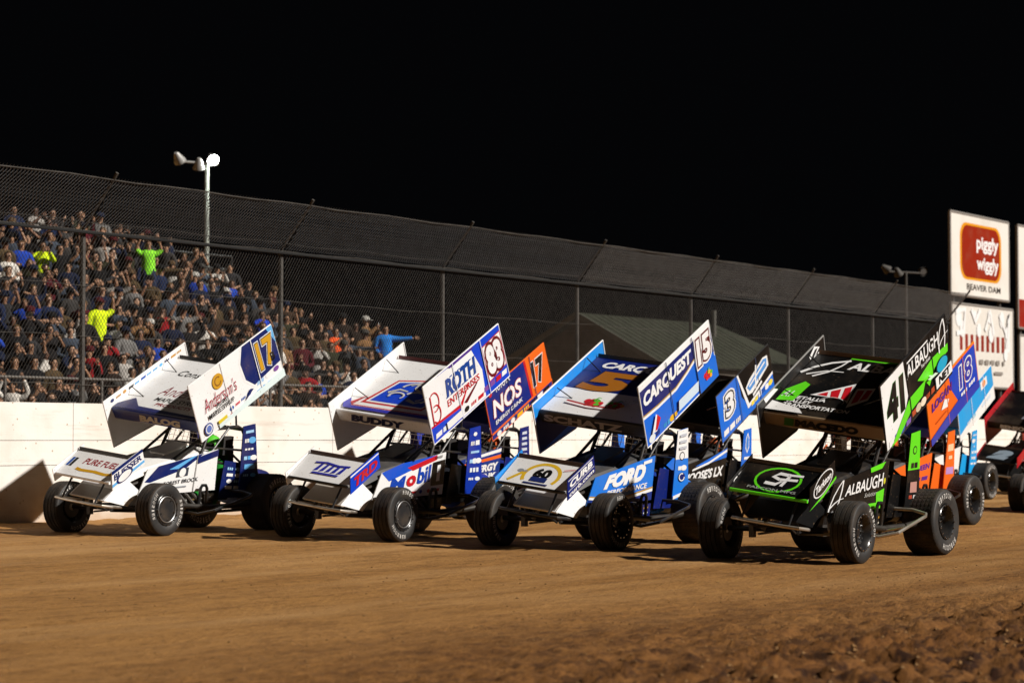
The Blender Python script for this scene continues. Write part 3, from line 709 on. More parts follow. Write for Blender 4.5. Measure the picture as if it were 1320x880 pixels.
    pn = Panel(mb, (-.40, y, 1.65), (-1.93, y, 2.52), (-.71, y, 1.04), (-2.23, y, 1.92), paint(P['fboard']), toward=(0, 1, 0), body=False)
    if 'fboard_art' in P: P['fboard_art'](pn)
    for p_, q_ in zip(pts, pts[1:]+pts[:1]): mb.tube([p_, q_], .011, paint(P.get('fedge', P['fboard'])), 6)
    part(mb, 'wing_sideboard', 20, tw)
    return car

def curl(a, b, s, n=24): return [(a+s*t/n*math.cos(t*.55)*.6, b+s*.5*math.sin(t*.8)) for t in range(n)]
SPON = ['C8202C', '1F4FA0', 'FFFFFF', '2E9BD6', 'E9B21C', '101010']

# --- white car, gold 17
NAVY, SKY = paint('10205E'), paint('5FA8DF'); GOLD = paint('C8951E'); WHITE = paint('F4F2EE'); BLACK = paint('0B0B0C'); CRIM = paint('8E1A24')
def b17(p):
    p.poly([(.62, .0), (1, 0), (1, .72), (.66, .80), (.57, .60), (.555, .26)], WHITE); p.poly([(.635, .0), (1, 0), (1, .70), (.67, .77), (.59, .58), (.575, .27)], NAVY)
    p.poly([(.93, 0), (1, 0), (1, .34)], SKY)
    p.otext('17', .868, .38, .20, .52, GOLD, [WHITE, paint('3A2A10')], .0, .03, grow=.022)
    p.text('B', .925, .52, .05, .16, BLACK, 0, .03)
    p.ell(.30, .25, .11, GOLD); p.arc(.30, .25, .06, 20, 320, .02, paint('8A5A10'))
    p.text('Anderson\'s', .29, .49, .38, .24, paint('A0253A'), .25, -.005)
    p.text('PURE', .29, .62, .13, .07, BLACK, 0, .02); p.text('MAPLE SYRUP', .27, .71, .30, .085, BLACK, 0, .02)
    p.poly([(.52, .90), (.60, .76), (.64, .80)], NAVY)
    p.poly([(.2, 1), (.2, .93), (1, .86), (1, 1)], paint('D7E7F5'))
    p.ell(.09, .87, .085, paint('2B3F86')); p.ell(.09, .87, .066, WHITE); p.ell(.09, .87, .05, paint('5B73B8'))
    p.rect(.2, .86, .30, .92, paint('D8C22A')); p.marks(.34, .62, .85, .07, ['C8202C', 'D85A66', '1F4FA0'], 4, 5, -.02); p.marks(.2, .66, .95, .07, SPON, 7, 6)
    p.marks(.68, .98, .79, .09, ['7A4A9A', '9ABCE0', '1F4FA0', 'FFFFFF'], 3, 8, -.02); p.marks(.66, .98, .92, .08, ['C8202C', '2E9BD6', '5FA8DF'], 5, 9)
def f17(p):
    p.text('Anderson', .55, .60, .55, .17, paint('7A1420'), .3, .0); p.text('MAPLE SYRUP', .58, .76, .52, .07, BLACK, .1, .02); p.text('PRODUCTS', .60, .85, .42, .05, CRIM, .1, .02)
    p.text('Consul', .40, .26, .36, .10, BLACK, .3, .0); p.arc(.72, .18, .12, 0, 360, .02, BLACK, 1.3)
    p.poly([(0, .93), (.12, .80), (.25, .93), (1, .96), (1, 1), (0, 1)], NAVY)
def n17(p):
    p.text('PURE FUEL', .58, .40, .62, .24, CRIM, .2, .03); p.stroke([(.25, .72), (.35, .76), (.6, .74), (.8, .78), (.95, .73)], .05, GOLD); p.marks(.02, .14, .5, .5, SPON, 2, 4)
def nb17(p):
    p.rect(0, 0, 1, .2, NAVY); p.rect(0, .72, 1, .88, SKY); p.text('BUESSER', .5, .42, .88, .36, NAVY, 0, .03); p.ell(.38, .72, .07, NAVY, 2.2); p.ell(.38, .72, .055, WHITE, 2.2); p.marks(.2, .6, .72, .12, ['1F4FA0'], 3, 3)
def s17(p):
    p.poly([(.15, .0), (.80, .0), (.55, .30), (.10, .55), (.02, .5)], NAVY); p.poly([(.32, .22), (.62, .0), (.70, 0), (.45, .26)], SKY)
    p.rect(.44, .28, .60, .52, paint('3A3F4A')); p.ell(.52, .40, .05, WHITE, 1.2); p.text('FOREST BROOK', .52, .66, .46, .11, paint('2A3038'), 0, .01); p.rect(.36, .80, .6, .84, paint('8A9098'))
    p.poly([(.70, .06), (1, -.0), (1, .16), (.72, .24)], NAVY); p.rect(.695, 0, .705, 1, paint('9A9A98'))
sprint_car(23.0, 21.39, 'white winged race car with gold number 17, nearest the concrete wall', dict(
    cover=True, nose='F4F2EE', side='F4F2EE', cockpit='10205E', fin='10205E', hood=paint('E8E6E2'), nfoil='F4F2EE', nb='F4F2EE', nbr='F4F2EE', foil='F4F2EE', lip='10205E', board='F4F2EE', fboard='F4F2EE',
    board_art=b17, foil_art=f17, nfoil_art=n17, nb_art=nb17, side_art=s17, wick=BLACK, nwick=BLACK, bumper=CHROME,
    lip_art=lambda p: p.text('BALOG', .56, .5, .50, .8, paint('B9A78E'), .2, .06),
    nbr_art=lambda p: p.marks(.2, .8, .45, .3, ['10205E', 'A0253A'], 3, 7),
    fboard_art=lambda p: p.marks(.06, .95, .09, .07, ['10205E', '2A3038', 'B98A4A', '1F4FA0', '5FA8DF'], 12, 2),
    cock_art=lambda p: [p.marks(.15, .85, .2+.17*k, .12, ['FFFFFF', '9AC4E8'], 2, k) for k in range(4)], fin_cols=['FFFFFF', '9AC4E8', '5FA8DF']))

# --- white and royal blue car, 83
ROY, RED = paint('0A3FC4'), paint('C01824'); DRED = paint('6A0F18')
def serif(p, s_, a, b, w, h, m):
    p.text(s_, a, b, w, h, m, .15, .05)
    n = len(s_)
    for i in range(n):
        c = a-w/2+w*(i+.5)/n
        for bb, k in ((b-h*.47, .015), (b+h*.47, -.015)):
            for d in (-.27, .27):
                p.rect(c+k+w/n*(d-.17), bb-h*.035, c+k+w/n*(d+.17), bb+h*.035, m, l=2)
def b83(p):
    p.poly([(0, .0), (.62, .04), (.70, .5), (.68, .98), (.37, .98), (.37, .74), (0, .70)], WHITE); p.poly([(0, .70), (.37, .74), (.52, .52), (.40, .78), (.37, .80), (0, .73)], RED)
    p.poly([(.30, 0), (.66, 0), (.63, .05), (.34, .05)], paint('4A2A86'))
    serif(p, 'ROTH', .44, .32, .40, .30, paint('0E3F8E')); p.text('ENTERPRISES', .44, .56, .42, .115, RED, .1, .015)
    p.arc(.09, .36, .13, -120, 110, .018, RED, .75); p.arc(.09, .56, .12, -110, 140, .018, RED, .75); p.stroke([(.05, .22), (.04, .72)], .018, RED)
    p.poly([(.42, .76), (.62, .60), (.60, .64), (.45, .80)], DRED)
    p.poly([(.735, .14), (.985, .10), (.985, .74), (.745, .80)], RED); p.poly([(.742, .155), (.977, .118), (.977, .725), (.752, .782)], WHITE); p.otext('83', .862, .45, .20, .53, WHITE, [DRED], 0, .05, grow=.085)
    p.marks(.02, .30, .90, .11, ['FFFFFF', '3E7FD0', 'DDE4EE'], 3, 4); p.rect(.17, .82, .36, .94, WHITE)
    p.marks(.39, .66, .90, .09, ['C01824', '101010', 'C01824'], 3, 12); p.marks(.66, .98, .86, .12, ['FFFFFF', '7A4A9A', 'FFFFFF', 'C01824'], 4, 3)
def f83(p):
    p.poly([(.26, .38), (.62, .30), (.98, .30), (.80, .84), (.14, .84)], RED); p.poly([(.28, .40), (.62, .325), (.96, .325), (.78, .815), (.18, .815)], WHITE); p.poly([(.30, .42), (.62, .345), (.95, .345), (.77, .79), (.21, .79)], ROY)
    for pts in (((.44, .44), (.56, .36), (.70, .36), (.82, .40)), ((.60, .40), (.72, .46), (.86, .44)), ((.66, .52), (.78, .56), (.88, .50)), ((.30, .62), (.38, .54), (.48, .56)), ((.56, .70), (.66, .74), (.74, .68))): p.stroke(pts, .06, paint('B4B2AF'), .5)
    for a, b, t0, t1, r in ((.50, .50, 180, 420, .12), (.62, .46, 100, 330, .11), (.74, .55, 0, 220, .10), (.42, .66, 150, 400, .08), (.60, .64, 200, 420, .11)): p.arc(a, b, r, t0, t1, .04, paint('C9C7C4'), 1.4, .4)
    p.poly([(.02, .80), (.10, .93), (1, .93), (1, .98), (.04, .98), (-.0, .9)], paint('2A2FA8')); p.poly([(.06, .88), (.16, .72), (.10, .91)], RED); p.poly([(.10, .915), (1, .915), (1, .93), (.10, .93)], RED)
def n83(p): [p.poly([(a, .36), (a+.05, .30), (a+.02, .62), (a-.05, .66)], paint('2A2F9E')) for a in (.32, .42, .52, .62, .72)]; p.stroke([(.22, .34), (.40, .30), (.62, .36), (.80, .32)], .03, paint('2A2F9E')); p.rect(.28, .70, .72, .76, paint('2A2F9E'), .02)
def nb83(p): p.rect(.0, .06, 1, .14, WHITE); p.otext('TRD', .52, .56, .80, .52, RED, [paint('08206A')], .15, .04, grow=.02)
def s83(p):
    p.poly([(.0, -.0), (.30, -.1), (.86, .0), (.86, .04), (.50, .20), (.16, .40)], paint('1550C8')); p.poly([(.40, .10), (.86, -.0), (.86, .12), (.50, .24)], RED)
    p.text('M', .30, .54, .21, .42, paint('0A3FA8'), 0, .03); p.text('o', .50, .53, .14, .32, RED, 0, .05); p.text('bil', .685, .42, .19, .46, paint('0A3FA8'), 0, .03)
    p.rect(.80, .16, .99, .76, BLACK); p.text('1', .90, .46, .05, .40, WHITE, 0, .02); p.text('TIRES', .88, .06, .12, .06, BLACK, 0, .02); p.marks(.5, .95, .88, .1, ['C01824', '0A3FA8', '101010'], 4, 31)
sprint_car(24.0, 18.29, 'white and royal blue winged race car with number 83 on its sideboard', dict(
    cover=True, nose='F4F2EE', nose_dark='B9B2A6', side='F4F2EE', cockpit='0B0B0C', fin='0A2F9A', nfoil='F4F2EE', nb='0A3FC4', nbr='F4F2EE', foil='F1EFEA', lip='EFECE6', board='0A3FC4', fboard='F1EFEA', seam='C8CCD8',
    board_art=b83, foil_art=f83, nfoil_art=n83, nb_art=nb83, side_art=s83, wick=paint('5A1016'), nlip=TUBE, hood=HOOD_SHADE,
    lip_art=lambda p: p.text('BUDDY', .44, .5, .60, .82, paint('15204A'), .2, .06),
    fboard_art=lambda p: p.poly([(.30, .30), (.62, .20), (.30, .34)], paint('2A2FA8'))))

# --- blue and white parts-store car, 15 on the sideboard
SBLUE, CYAN = paint('0B4FC4'), paint('1A86DC'); DNAV = paint('0D1F6A')
def fruit(p, a, b, s, c=('C8202C', 'D62A30', 'E9A31C', '5BB32E')):
    for i, (da, db, r) in enumerate(((-1, -.1, .5), (-.3, -.35, .42), (.35, -.1, .5), (.95, .15, .42), (0, .45, .45), (-.7, .5, .4), (.6, .6, .38))):
        p.ell(a+da*s/p.w, b+db*s/p.h, r*s, paint(c[i % len(c)]))
    p.stroke([(a-.2*s/p.w, b-.3*s/p.h), (a+.2*s/p.w, b-1.0*s/p.h), (a+.6*s/p.w, b-.9*s/p.h)], .3*s, paint('5BB32E'), .6)
def b15(p):
    p.rect(0, 0, 1, .09, WHITE); p.poly([(0, .09), (1, .09), (1, .56), (.72, .42), (.45, .56), (0, .50)], DNAV)
    p.stroke([(.0, .52), (.2, .555), (.45, .56), (.62, .48), (.74, .40)], .035, WHITE); p.stroke([(.0, .485), (.2, .52), (.45, .525), (.62, .445), (.74, .365)], .018, paint('B08A3A'))
    p.text('CARQUEST', .37, .28, .68, .25, WHITE, .2, .05)
    p.otext('15', .865, .34, .20, .44, WHITE, [WHITE, paint('5A0C14')], .1, .05, grow=.055)
    p.poly([(.74, .62), (1, .62), (1, 1), (.74, 1)], paint('1A6AD6'))
    fruit(p, .87, .80, .075); p.poly([(.06, .84), (.14, .60), (.19, .72), (.12, .86)], WHITE); p.poly([(.10, .84), (.155, .62), (.19, .72), (.13, .84)], RED)
    p.marks(.03, .18, .92, .12, ['DDE4EE', '0D1F6A'], 2, 2); p.rect(.42, .74, .70, .90, paint('C9D9EE'), .02); p.marks(.43, .70, .82, .08, ['C01824', '1F4FA0', 'FFFFFF'], 4, 8); p.marks(.22, .42, .92, .1, SPON, 4, 11)
def f15(p):
    p.poly([(0, .0), (1, 0), (1, .58), (0, .58)], DNAV); p.poly([(0, .66), (0, .58), (1, .58), (1, 1), (0, 1)], paint('F1EFEA'))
    p.text('CARQUEST', .53, .13, .80, .13, WHITE, .25, .05); p.otext('5', .33, .41, .48, .35, paint('9A5E18'), [paint('0A1440')], .12, .05, grow=.02)
    fruit(p, .40, .77, .10, ('C8202C', 'A82028', '5BB32E', 'C8202C')); fruit(p, .62, .78, .09, ('5BB32E', 'C8202C', 'C8202C', 'E9A31C')); p.stroke([(.16, .82), (.4, .86), (.66, .85)], .035, paint('A82028')); p.ell(.84, .72, .025, paint('1E4A20'))
def n15(p):
    p.arc(.52, .60, .22, 150, 390, .05, paint('D8B02A'), 1.1); p.stroke([(.10, .9), (.24, .55)], .045, paint('D8B02A')); p.text('60', .52, .50, .25, .36, BLACK, 0, .06)
    p.rect(.40, .66, .64, .82, paint('1B2A66')); p.rect(.34, .88, .70, .93, paint('1B2A66')); p.marks(.15, .3, .5, .12, ['8A8E96'], 2, 2); p.stroke([(.78, .3), (.92, .2)], .012, RED)
def nb15(p):
    p.rect(.03, .06, .97, .10, WHITE); p.rect(.03, .58, .97, .61, WHITE); p.text('CURB', .5, .33, .84, .36, WHITE, .12, .05); p.text('curb.com', .5, .79, .90, .22, WHITE, .1, .03)
def s15(p):
    p.poly([(0, .7), (.5, .9), (1, .8), (1, 1.0), (0, 1)], paint('12307E')); p.stroke([(0, .72), (.3, .86), (.6, .88), (1, .76)], .03, WHITE); p.stroke([(0, .66), (.3, .80), (.6, .83), (1, .71)], .015, paint('B08A3A'))
    p.text('FORD', .52, .30, .66, .44, WHITE, .22, .07); p.text('PERFORMANCE', .58, .64, .64, .13, WHITE, .15, .03); p.rect(.80, .04, .94, .12, WHITE)
def fin15(p):
    p.rect(.0, 0, 1, .42, WHITE); p.ell(.5, .38, .055, BLACK); p.ell(.5, .38, .042, WHITE); p.marks(.2, .8, .55, .08, ['FFFFFF'], 2, 1); p.ell(.5, .68, .06, DNAV); p.arc(.5, .68, .045, 0, 300, .014, WHITE); p.poly([(0, .95), (1, .86), (1, .90), (0, 1)], WHITE)
    for k in range(3): p.rect(.2, .06+.09*k, .8, .10+.09*k, paint('B9BEC8'))
sprint_car(24.14, 15.17, 'blue winged race car with number 15, white fruit panel on its top wing', dict(
    nose='F4F2EE', side='1A74DA', cockpit='0D1F6A', fin='1A74DA', nfoil='F1EFEA', nb='12206E', nbr='1A86DC', foil='0D1F6A', lip='2A2725', board='1466D6', fboard='1A86DC', seam='20305A', fedge='E8EEF4',
    board_art=b15, foil_art=f15, nfoil_art=n15, nb_art=nb15, side_art=s15, fin_art=fin15, wick=BLACK, nlip=TUBE, bumper=TUBE, rock='0D1F6A', rock_cols=['C0503A', 'DDE4EE', 'C9A23A', '3E7FD0'],
    lip_art=lambda p: p.text('SCHATZ', .42, .5, .78, .8, paint('A89E94'), .1, .05), fboard_art=lambda p: p.poly([(-.0, .30), (.10, .28), (.9, .80), (.9, 1), (0, 1)], paint('0A1A50'))))

# --- black and lime car, 41
LIME = paint('5FD81E'); WHT = paint('F4F4F2')
def logoA(p, a, b, s):
    """tall leaning A of three brush strokes"""
    f = lambda pts: [(a+u*s/p.w, b+v*s/p.h) for u, v in pts]
    p.stroke(f([(-.62, 1.0), (-.60, .4), (-.42, -.2), (-.05, -.72), (.30, -1.0)]), .15*s, WHT, .35)
    p.stroke(f([(.34, -1.0), (.42, -.4), (.36, .3), (.14, .95)]), .15*s, WHT, .2)
    p.stroke(f([(-.72, .62), (-.2, .30), (.3, .12), (.85, .10)]), .12*s, WHT, .7)
def b41(p):
    p.poly([(0, 0), (.36, 0), (.36, .56), (.20, 1), (0, 1)], WHT); p.poly([(.34, 0), (.37, 0), (.56, .26), (.46, .60), (.36, .62)], BLACK)
    p.otext('41', .185, .42, .27, .54, BLACK, [paint('2A7A1E')], .1, .06, grow=.014)
    p.poly([(.06, 1), (.37, .62), (.62, .62), (.55, .80), (.37, .82), (.16, 1)], LIME); p.poly([(.50, .50), (.74, .42), (.98, .46), (.97, .58), (.76, .60), (.66, .78), (.60, .62)], LIME)
    p.text('ALBAUGH', .61, .22, .50, .20, WHT, .1, .02); p.rect(.38, .07, .70, .095, WHT); p.text('Your choice', .64, .36, .14, .06, WHT, .3, .01); logoA(p, .91, .24, .19)
    p.ell(.86, .66, .10, paint('0A2A3A'), 1.7); p.ell(.86, .66, .085, paint('1FA0C8'), 1.7)
    p.rect(.74, .76, .99, .94, WHT); p.text('NET', .87, .85, .18, .13, BLACK, .1, .06)
    p.marks(.02, .36, .93, .11, ['1F4FA0', 'FFFFFF', 'C8202C', '7A5AB0'], 4, 4); p.marks(.37, .74, .90, .12, ['E6D8C0', 'B04A2A', 'D9C24A', 'C9B9A0'], 5, 8)
def f41(p):
    p.rect(.30, .0, 1, .03, LIME); p.text('ALBAUGH', .70, .14, .72, .13, WHT, .1, .03)
    p.stroke([(.0, .34), (.08, .22), (.18, .13), (.32, .06)], .05, WHT, .3); p.stroke([(.12, .38), (.22, .28), (.28, .16), (.31, .05)], .035, WHT, .4); p.stroke([(.06, .36), (.2, .27), (.34, .26)], .03, WHT, .5)
    p.poly([(.24, .68), (.52, .42), (.58, .74), (.52, .68)], WHT); p.poly([(.29, .665), (.36, .60), (.38, .67)], RED); p.poly([(.38, .585), (.44, .53), (.48, .69), (.41, .675)], RED); p.poly([(.465, .51), (.51, .47), (.56, .70), (.505, .69)], RED)
    p.poly([(.56, .50), (.70, .46), (.72, .66), (.60, .82)], WHT); p.poly([(.58, .53), (.63, .515), (.65, .70), (.615, .75)], RED); p.poly([(.65, .51), (.69, .50), (.70, .64), (.66, .69)], RED)
    p.text('METALLA', .26, .755, .30, .05, WHT, .1, .03); p.text('VALLEY', .21, .82, .22, .05, WHT, .1, .03); p.text('TRANSPORTATION', .38, .885, .56, .055, WHT, .1, .03); p.arc(.46, .76, .10, -200, 20, .012, paint('B9B9B6'), 1.5)
    p.poly([(.02, .66), (.12, .50), (.18, .54), (.16, .82), (.02, .84)], LIME); p.text('A1', .07, .72, .08, .1, WHT, .3, .02)
    p.poly([(0, .86), (.26, .93), (.32, 1), (0, 1)], WHT); p.otext('17', .72, .88, .10, .12, paint('1C100E'), [paint('3A1512')], .1, .05)
def n41(p):
    p.arc(.50, .50, .20, 0, 360, .028, LIME, 1.35); p.stroke([(.62, .30), (.48, .28), (.42, .40), (.56, .52), (.50, .66), (.36, .64)], .05, WHT); p.stroke([(.62, .26), (.58, .70)], .04, WHT); p.stroke([(.52, .48), (.74, .44)], .04, WHT); p.stroke([(.6, .3), (.78, .28)], .035, WHT)
    p.text('FALCON MFG', .5, .86, .62, .08, paint('9AA09A'), 0, .02)
def nb41(p):
    p.ell(.52, .48, .125, WHT, 1.9); p.ell(.52, .48, .112, BLACK, 1.95); p.text('Tarkton', .52, .48, .62, .36, WHT, .25, .03); p.poly([(-.05, 1.02), (.5, 1.0), (1, .86), (1, 1), (.5, 1.15)], LIME)
def s41(p):
    logoA(p, .12, .50, .19); p.text('ALBAUGH', .58, .36, .66, .30, WHT, .0, .015); p.text('Solutions', .72, .62, .24, .10, paint('B9B9B6'), .3, .0)
    p.poly([(.64, -.02), (.92, -.02), (.86, .10), (.66, .10)], LIME); p.poly([(.80, .62), (.94, .56), (.94, .98), (.62, .98), (.66, .84), (.82, .84)], LIME); p.ell(.93, .40, .025, paint('C8C22A'))
def fin41(p):
    p.rect(0, 0, 1, .50, LIME); p.ell(.5, .24, .05, BLACK); p.ell(.5, .24, .035, LIME); p.marks(.2, .8, .44, .1, ['101010', '3A5A2A'], 2, 3); p.rect(.25, .66, .75, .80, paint('B98A80')); p.marks(.2, .8, .86, .08, ['DDDDDD', 'C0503A'], 2, 5)
sprint_car(23.68, 11.77, 'black and lime green winged race car with number 41, closest to the camera', dict(
    nose='0B0B0C', nose_dark='0F0F10', side='0B0B0C', cockpit='0B0B0C', fin='111112', nfoil='0B0B0C', nb='0B0B0C', nbr='0B0B0C', foil='0B0B0C', lip='8F7A60', board='0B0B0C', fboard='0B0B0C', seam='18181A', edge='18181A', fedge='8A8A88', hood=flat('black_gloss_hood', (.012, .012, .013), .3),
    board_art=b41, foil_art=f41, nfoil_art=n41, nb_art=nb41, side_art=s41, fin_art=fin41, nlip=LIME, wick=paint('6A4A2A'), nwick=paint('4A3A2C'), nerf=CHROME, bumper=CHROME, rock_cols=['B8862A', 'C9C2B4', '8A3A1E', '5A5A58'],
    lip_art=lambda p: [p.text('MACEDO', .52, .5, .54, .78, paint('120E0C'), .2, .07), p.rect(.16, .1, .24, .9, paint('2F6A1E'), .02)],
    nbr_art=lambda p: p.text('SF', .4, .45, .4, .5, WHT, .2, .02), fboard_art=lambda p: [p.stroke([(.78, .16), (.86, .06), (.92, .12), (.84, .22), (.93, .24)], .05, WHT), p.poly([(.10, .02), (.24, -.0), (.3, .1), (.12, .12)], WHT)]))

# --- second row and the cars behind it
ORG = paint('F0661A')
def bNOS(p):
    p.rect(.66, .0, 1, .88, ORG); p.poly([(.64, 0), (.67, 0), (.69, .9), (.66, .9)], RED); p.otext('17', .83, .44, .22, .54, BLACK, [WHITE], .12, .05, grow=.03)
    p.text('TOYOTA', .28, .08, .24, .12, WHITE, .0, .02); p.ell(.08, .08, .05, RED); p.otext('NOS', .31, .42, .48, .36, WHITE, [RED], .18, .03, grow=.02); p.text('ENERGY DRINK', .30, .70, .44, .08, WHITE, .15, .02)
    p.rect(0, .84, 1, .88, ORG); p.marks(.05, .95, .95, .10, ['DDE4EE', 'E9B21C', 'FFFFFF', '101010'], 8, 2)
def sNOS(p): p.rect(.3, .02, 1, .12, WHITE); p.rect(.2, .2, 1, .30, ORG); p.text('ENERGY', .68, .52, .56, .24, WHITE, .1, .05); p.text('DRINK', .70, .80, .46, .2, WHITE, .1, .05)
sprint_car(30.3, 21.6, 'navy winged race car with orange number 17 square, half hidden behind 83', dict(
    nose='12206E', side='12307E', cockpit='12206E', fin='12206E', nfoil='12206E', nb='12206E', nbr='12206E', foil='12206E', lip='12206E', board='14257A', fboard='14257A', seam='20305A', edge='F0661A', board_art=bNOS, side_art=sNOS,
    fin_art=lambda p: [p.rect(0, .70, 1, .86, ORG), *[p.rect(.25, .08+.1*k, .75, .13+.1*k, paint('C9D0DE')) for k in range(5)]]))
def b3(p):
    p.poly([(.40, 0), (1, 0), (1, .66), (.52, .80), (.42, .5)], BLACK); p.poly([(.385, 0), (.41, 0), (.53, .78), (1, .62), (1, .68), (.50, .86)], WHITE)
    p.otext('3', .20, .38, .17, .46, WHITE, [WHITE, BLACK], .1, .03, grow=.05); p.marks(.03, .36, .86, .16, ['FFFFFF', 'FFFFFF'], 3, 21)
    p.poly([(.50, .40), (.58, .30), (.86, .14), (.94, .18), (.94, .40), (.60, .62), (.52, .58)], WHITE); p.poly([(.52, .42), (.86, .18), (.92, .22), (.90, .38), (.56, .54)], paint('4A8FD8')); p.stroke([(.56, .44), (.88, .26)], .035, WHITE); p.stroke([(.66, .60), (.72, .14)], .04, WHITE); p.stroke([(.6, .68), (.78, .58)], .05, WHITE)
    p.marks(.55, .97, .84, .12, ['1F4FA0', 'E6D24A', '3E7FD0', 'FFFFFF'], 6, 3, -.04)
def s3(p): p.poly([(.3, .20), (1, -.05), (1, .22), (.55, .24)], paint('1A6AD6')); p.stroke([(.25, .32), (.6, .22), (1, .02)], .03, WHITE); p.text("MOOSE'S LX", .52, .58, .86, .32, WHITE, .15, .04)
def fin3(p): p.rect(.1, .0, .9, .7, paint('1A6AD6')); p.poly([(.3, .16), (.5, .06), (.7, .16), (.7, .34), (.5, .44), (.3, .34)], WHITE); p.poly([(.36, .18), (.5, .1), (.64, .18), (.64, .32), (.5, .40), (.36, .32)], paint('3E7FD0')); p.rect(.1, .7, .9, .76, WHITE); p.rect(.2, .5, .8, .55, WHITE)
sprint_car(32.0, 18.35, 'blue and black winged race car with white number 3 behind the 15', dict(
    nose='0B0B0C', side='0B0B0C', cockpit='101012', fin='1A6AD6', nfoil='0B0B0C', nb='1A6AD6', nbr='0B0B0C', foil='0C0C0E', lip='14110F', board='1A6AD6', fboard='0B0B0C', seam='3A4A6A', edge='2A2A2C', board_art=b3, side_art=s3, fin_art=fin3, lip_art=lambda p: p.rect(.3, .2, .7, .8, paint('3A3430'))))
def b18(p):
    p.poly([(.44, 0), (1, 0), (1, .84), (.60, .84), (.47, .4)], paint('1740B8')); p.poly([(.2, 0), (1, 0), (1, .04), (.2, .04)], ORG)
    p.otext('18', .77, .38, .27, .46, paint('2A2FA0'), [paint('EDEFF8')], .1, .02, grow=.045); p.marks(.62, .96, .74, .12, ['EDEFF8'], 2, 5)
    p.text('LOGAN', .28, .32, .42, .17, paint('5A1E86'), .15, .05); p.poly([(.24, .55), (.32, .42), (.40, .50), (.36, .62)], WHITE); p.rect(.12, .66, .34, .69, paint('B84A10'))
    p.poly([(0, 1), (0, .86), (.6, .74), (1, .84), (1, 1)], paint('2A3AA8')); p.marks(.05, .6, .91, .12, ['9AB0E8', 'DDE4EE', 'E8E0F0'], 5, 2)
def s18(p): p.rect(.4, 0, 1, 1, ORG); p.text('QUEEN', .76, .34, .40, .2, paint('5A1E86'), 0, .05); p.marks(.6, .95, .66, .16, ['5A1E86'], 2, 4)
sprint_car(32.0, 14.8, 'orange and blue winged race car with number 18 behind the black lime car', dict(
    nose='F0661A', side='F0661A', cockpit='F0661A', fin='F0661A', nfoil='1740B8', nb='F0661A', nbr='F0661A', foil='1740B8', lip='1740B8', board='F0661A', fboard='F0661A', seam='C85A1A', edge='F0801A', board_art=b18, side_art=s18,
    fin_art=lambda p: [p.rect(.15, .22, .85, .34, paint('F6C8A0')), p.rect(.12, .62, .88, .74, paint('B88AC8')), p.rect(.3, .42, .7, .48, paint('F6C8A0'))]))
def bcy(p): p.poly([(0, .84), (1, .60), (1, 1), (0, 1)], paint('EDF2F4')); p.rect(.66, .12, .84, .36, WHITE); p.ell(.75, .24, .08, paint('E98A3A')); p.marks(.2, .9, .78, .14, ['EDF2F4', '9AD0EE', 'C9D9E8'], 5, 6)
sprint_car(44.6, 19.55, 'light blue winged race car behind the orange 18, silver rear wheel showing', dict(
    nose='1A8FD8', side='EDF2F4', cockpit='1A9BE0', fin='1A9BE0', nfoil='1A8FD8', nb='1A8FD8', nbr='1A8FD8', foil='EDF2F4', lip='1A8FD8', board='1A9BE0', fboard='1A9BE0', board_art=bcy))
def fR(p): p.text('2', .62, .56, .3, .5, paint('7A7A84'), .3, .1)
sprint_car(51.3, 20.1, 'black and red winged race car farthest back, grey 2 on its nose wing', dict(
    nose='0B0B0C', nose_dark='0F0F10', side='0B0B0C', cockpit='8E1018', fin='8E1018', nfoil='0C0C0E', nb='A81420', nbr='A81420', foil='0C0C0E', lip='0C0C0E', board='A81420', fboard='A81420', edge='B01824', fedge='C01824', foil_art=fR,
    nfoil_art=lambda p: p.text('2', .5, .5, .6, .7, paint('8A9AA8'), .4, .1), lip_art=lambda p: p.text('BENSON', .45, .5, .5, .8, WHT, .1, .06)))
sprint_car(40.9, 14.8, 'black race car at the right photo edge with only its front tyre showing', dict(
    nose='0B0B0C', nose_dark='0F0F10', side='0B0B0C', cockpit='0B0B0C', fin='0B0B0C', nfoil='0C0C0E', nb='0C0C0E', nbr='0C0C0E', foil='0C0C0E', lip='0C0C0E', board='0C0C0E', fboard='0C0C0E'))
sprint_car(39.6, 18.5, 'white and orange winged race car glimpsed through the cage of the 41', dict(
    nose='E8E4DC', side='F0661A', cockpit='A81420', fin='A81420', nfoil='E8E4DC', nb='A81420', nbr='F0661A', foil='14100F', lip='14100F', board='14257A', fboard='14257A', edge='A81420'))

# ------------------------------------------------------------------ people
def skin_figure(J, E, rad):
    me = bpy.data.meshes.new('f'); keys = list(J); ix = {k: i for i, k in enumerate(keys)}
    me.from_pydata([J[k] for k in keys], [(ix[a], ix[b]) for a, b in E], [])
    o = bpy.data.objects.new('f', me); COL.objects.link(o)
    o.modifiers.new('s', 'SKIN'); sk = me.skin_vertices[0].data
    for k in keys:
        r = rad[k]; sk[ix[k]].radius = r if isinstance(r, tuple) else (r, r); sk[ix[k]].use_root = (k == 'pelvis')
    sb = o.modifiers.new('u', 'SUBSURF'); sb.levels = 1
    dg = bpy.context.evaluated_depsgraph_get(); dg.update()
    out = bpy.data.meshes.new_from_object(o.evaluated_get(dg))
    bpy.data.objects.remove(o); bpy.data.meshes.remove(me)
    return out
def seg_d(p, a, b):
    ab = b-a; t = max(0, min(1, (p-a).dot(ab)/max(ab.length_squared, 1e-9))); return (p-a-ab*t).length
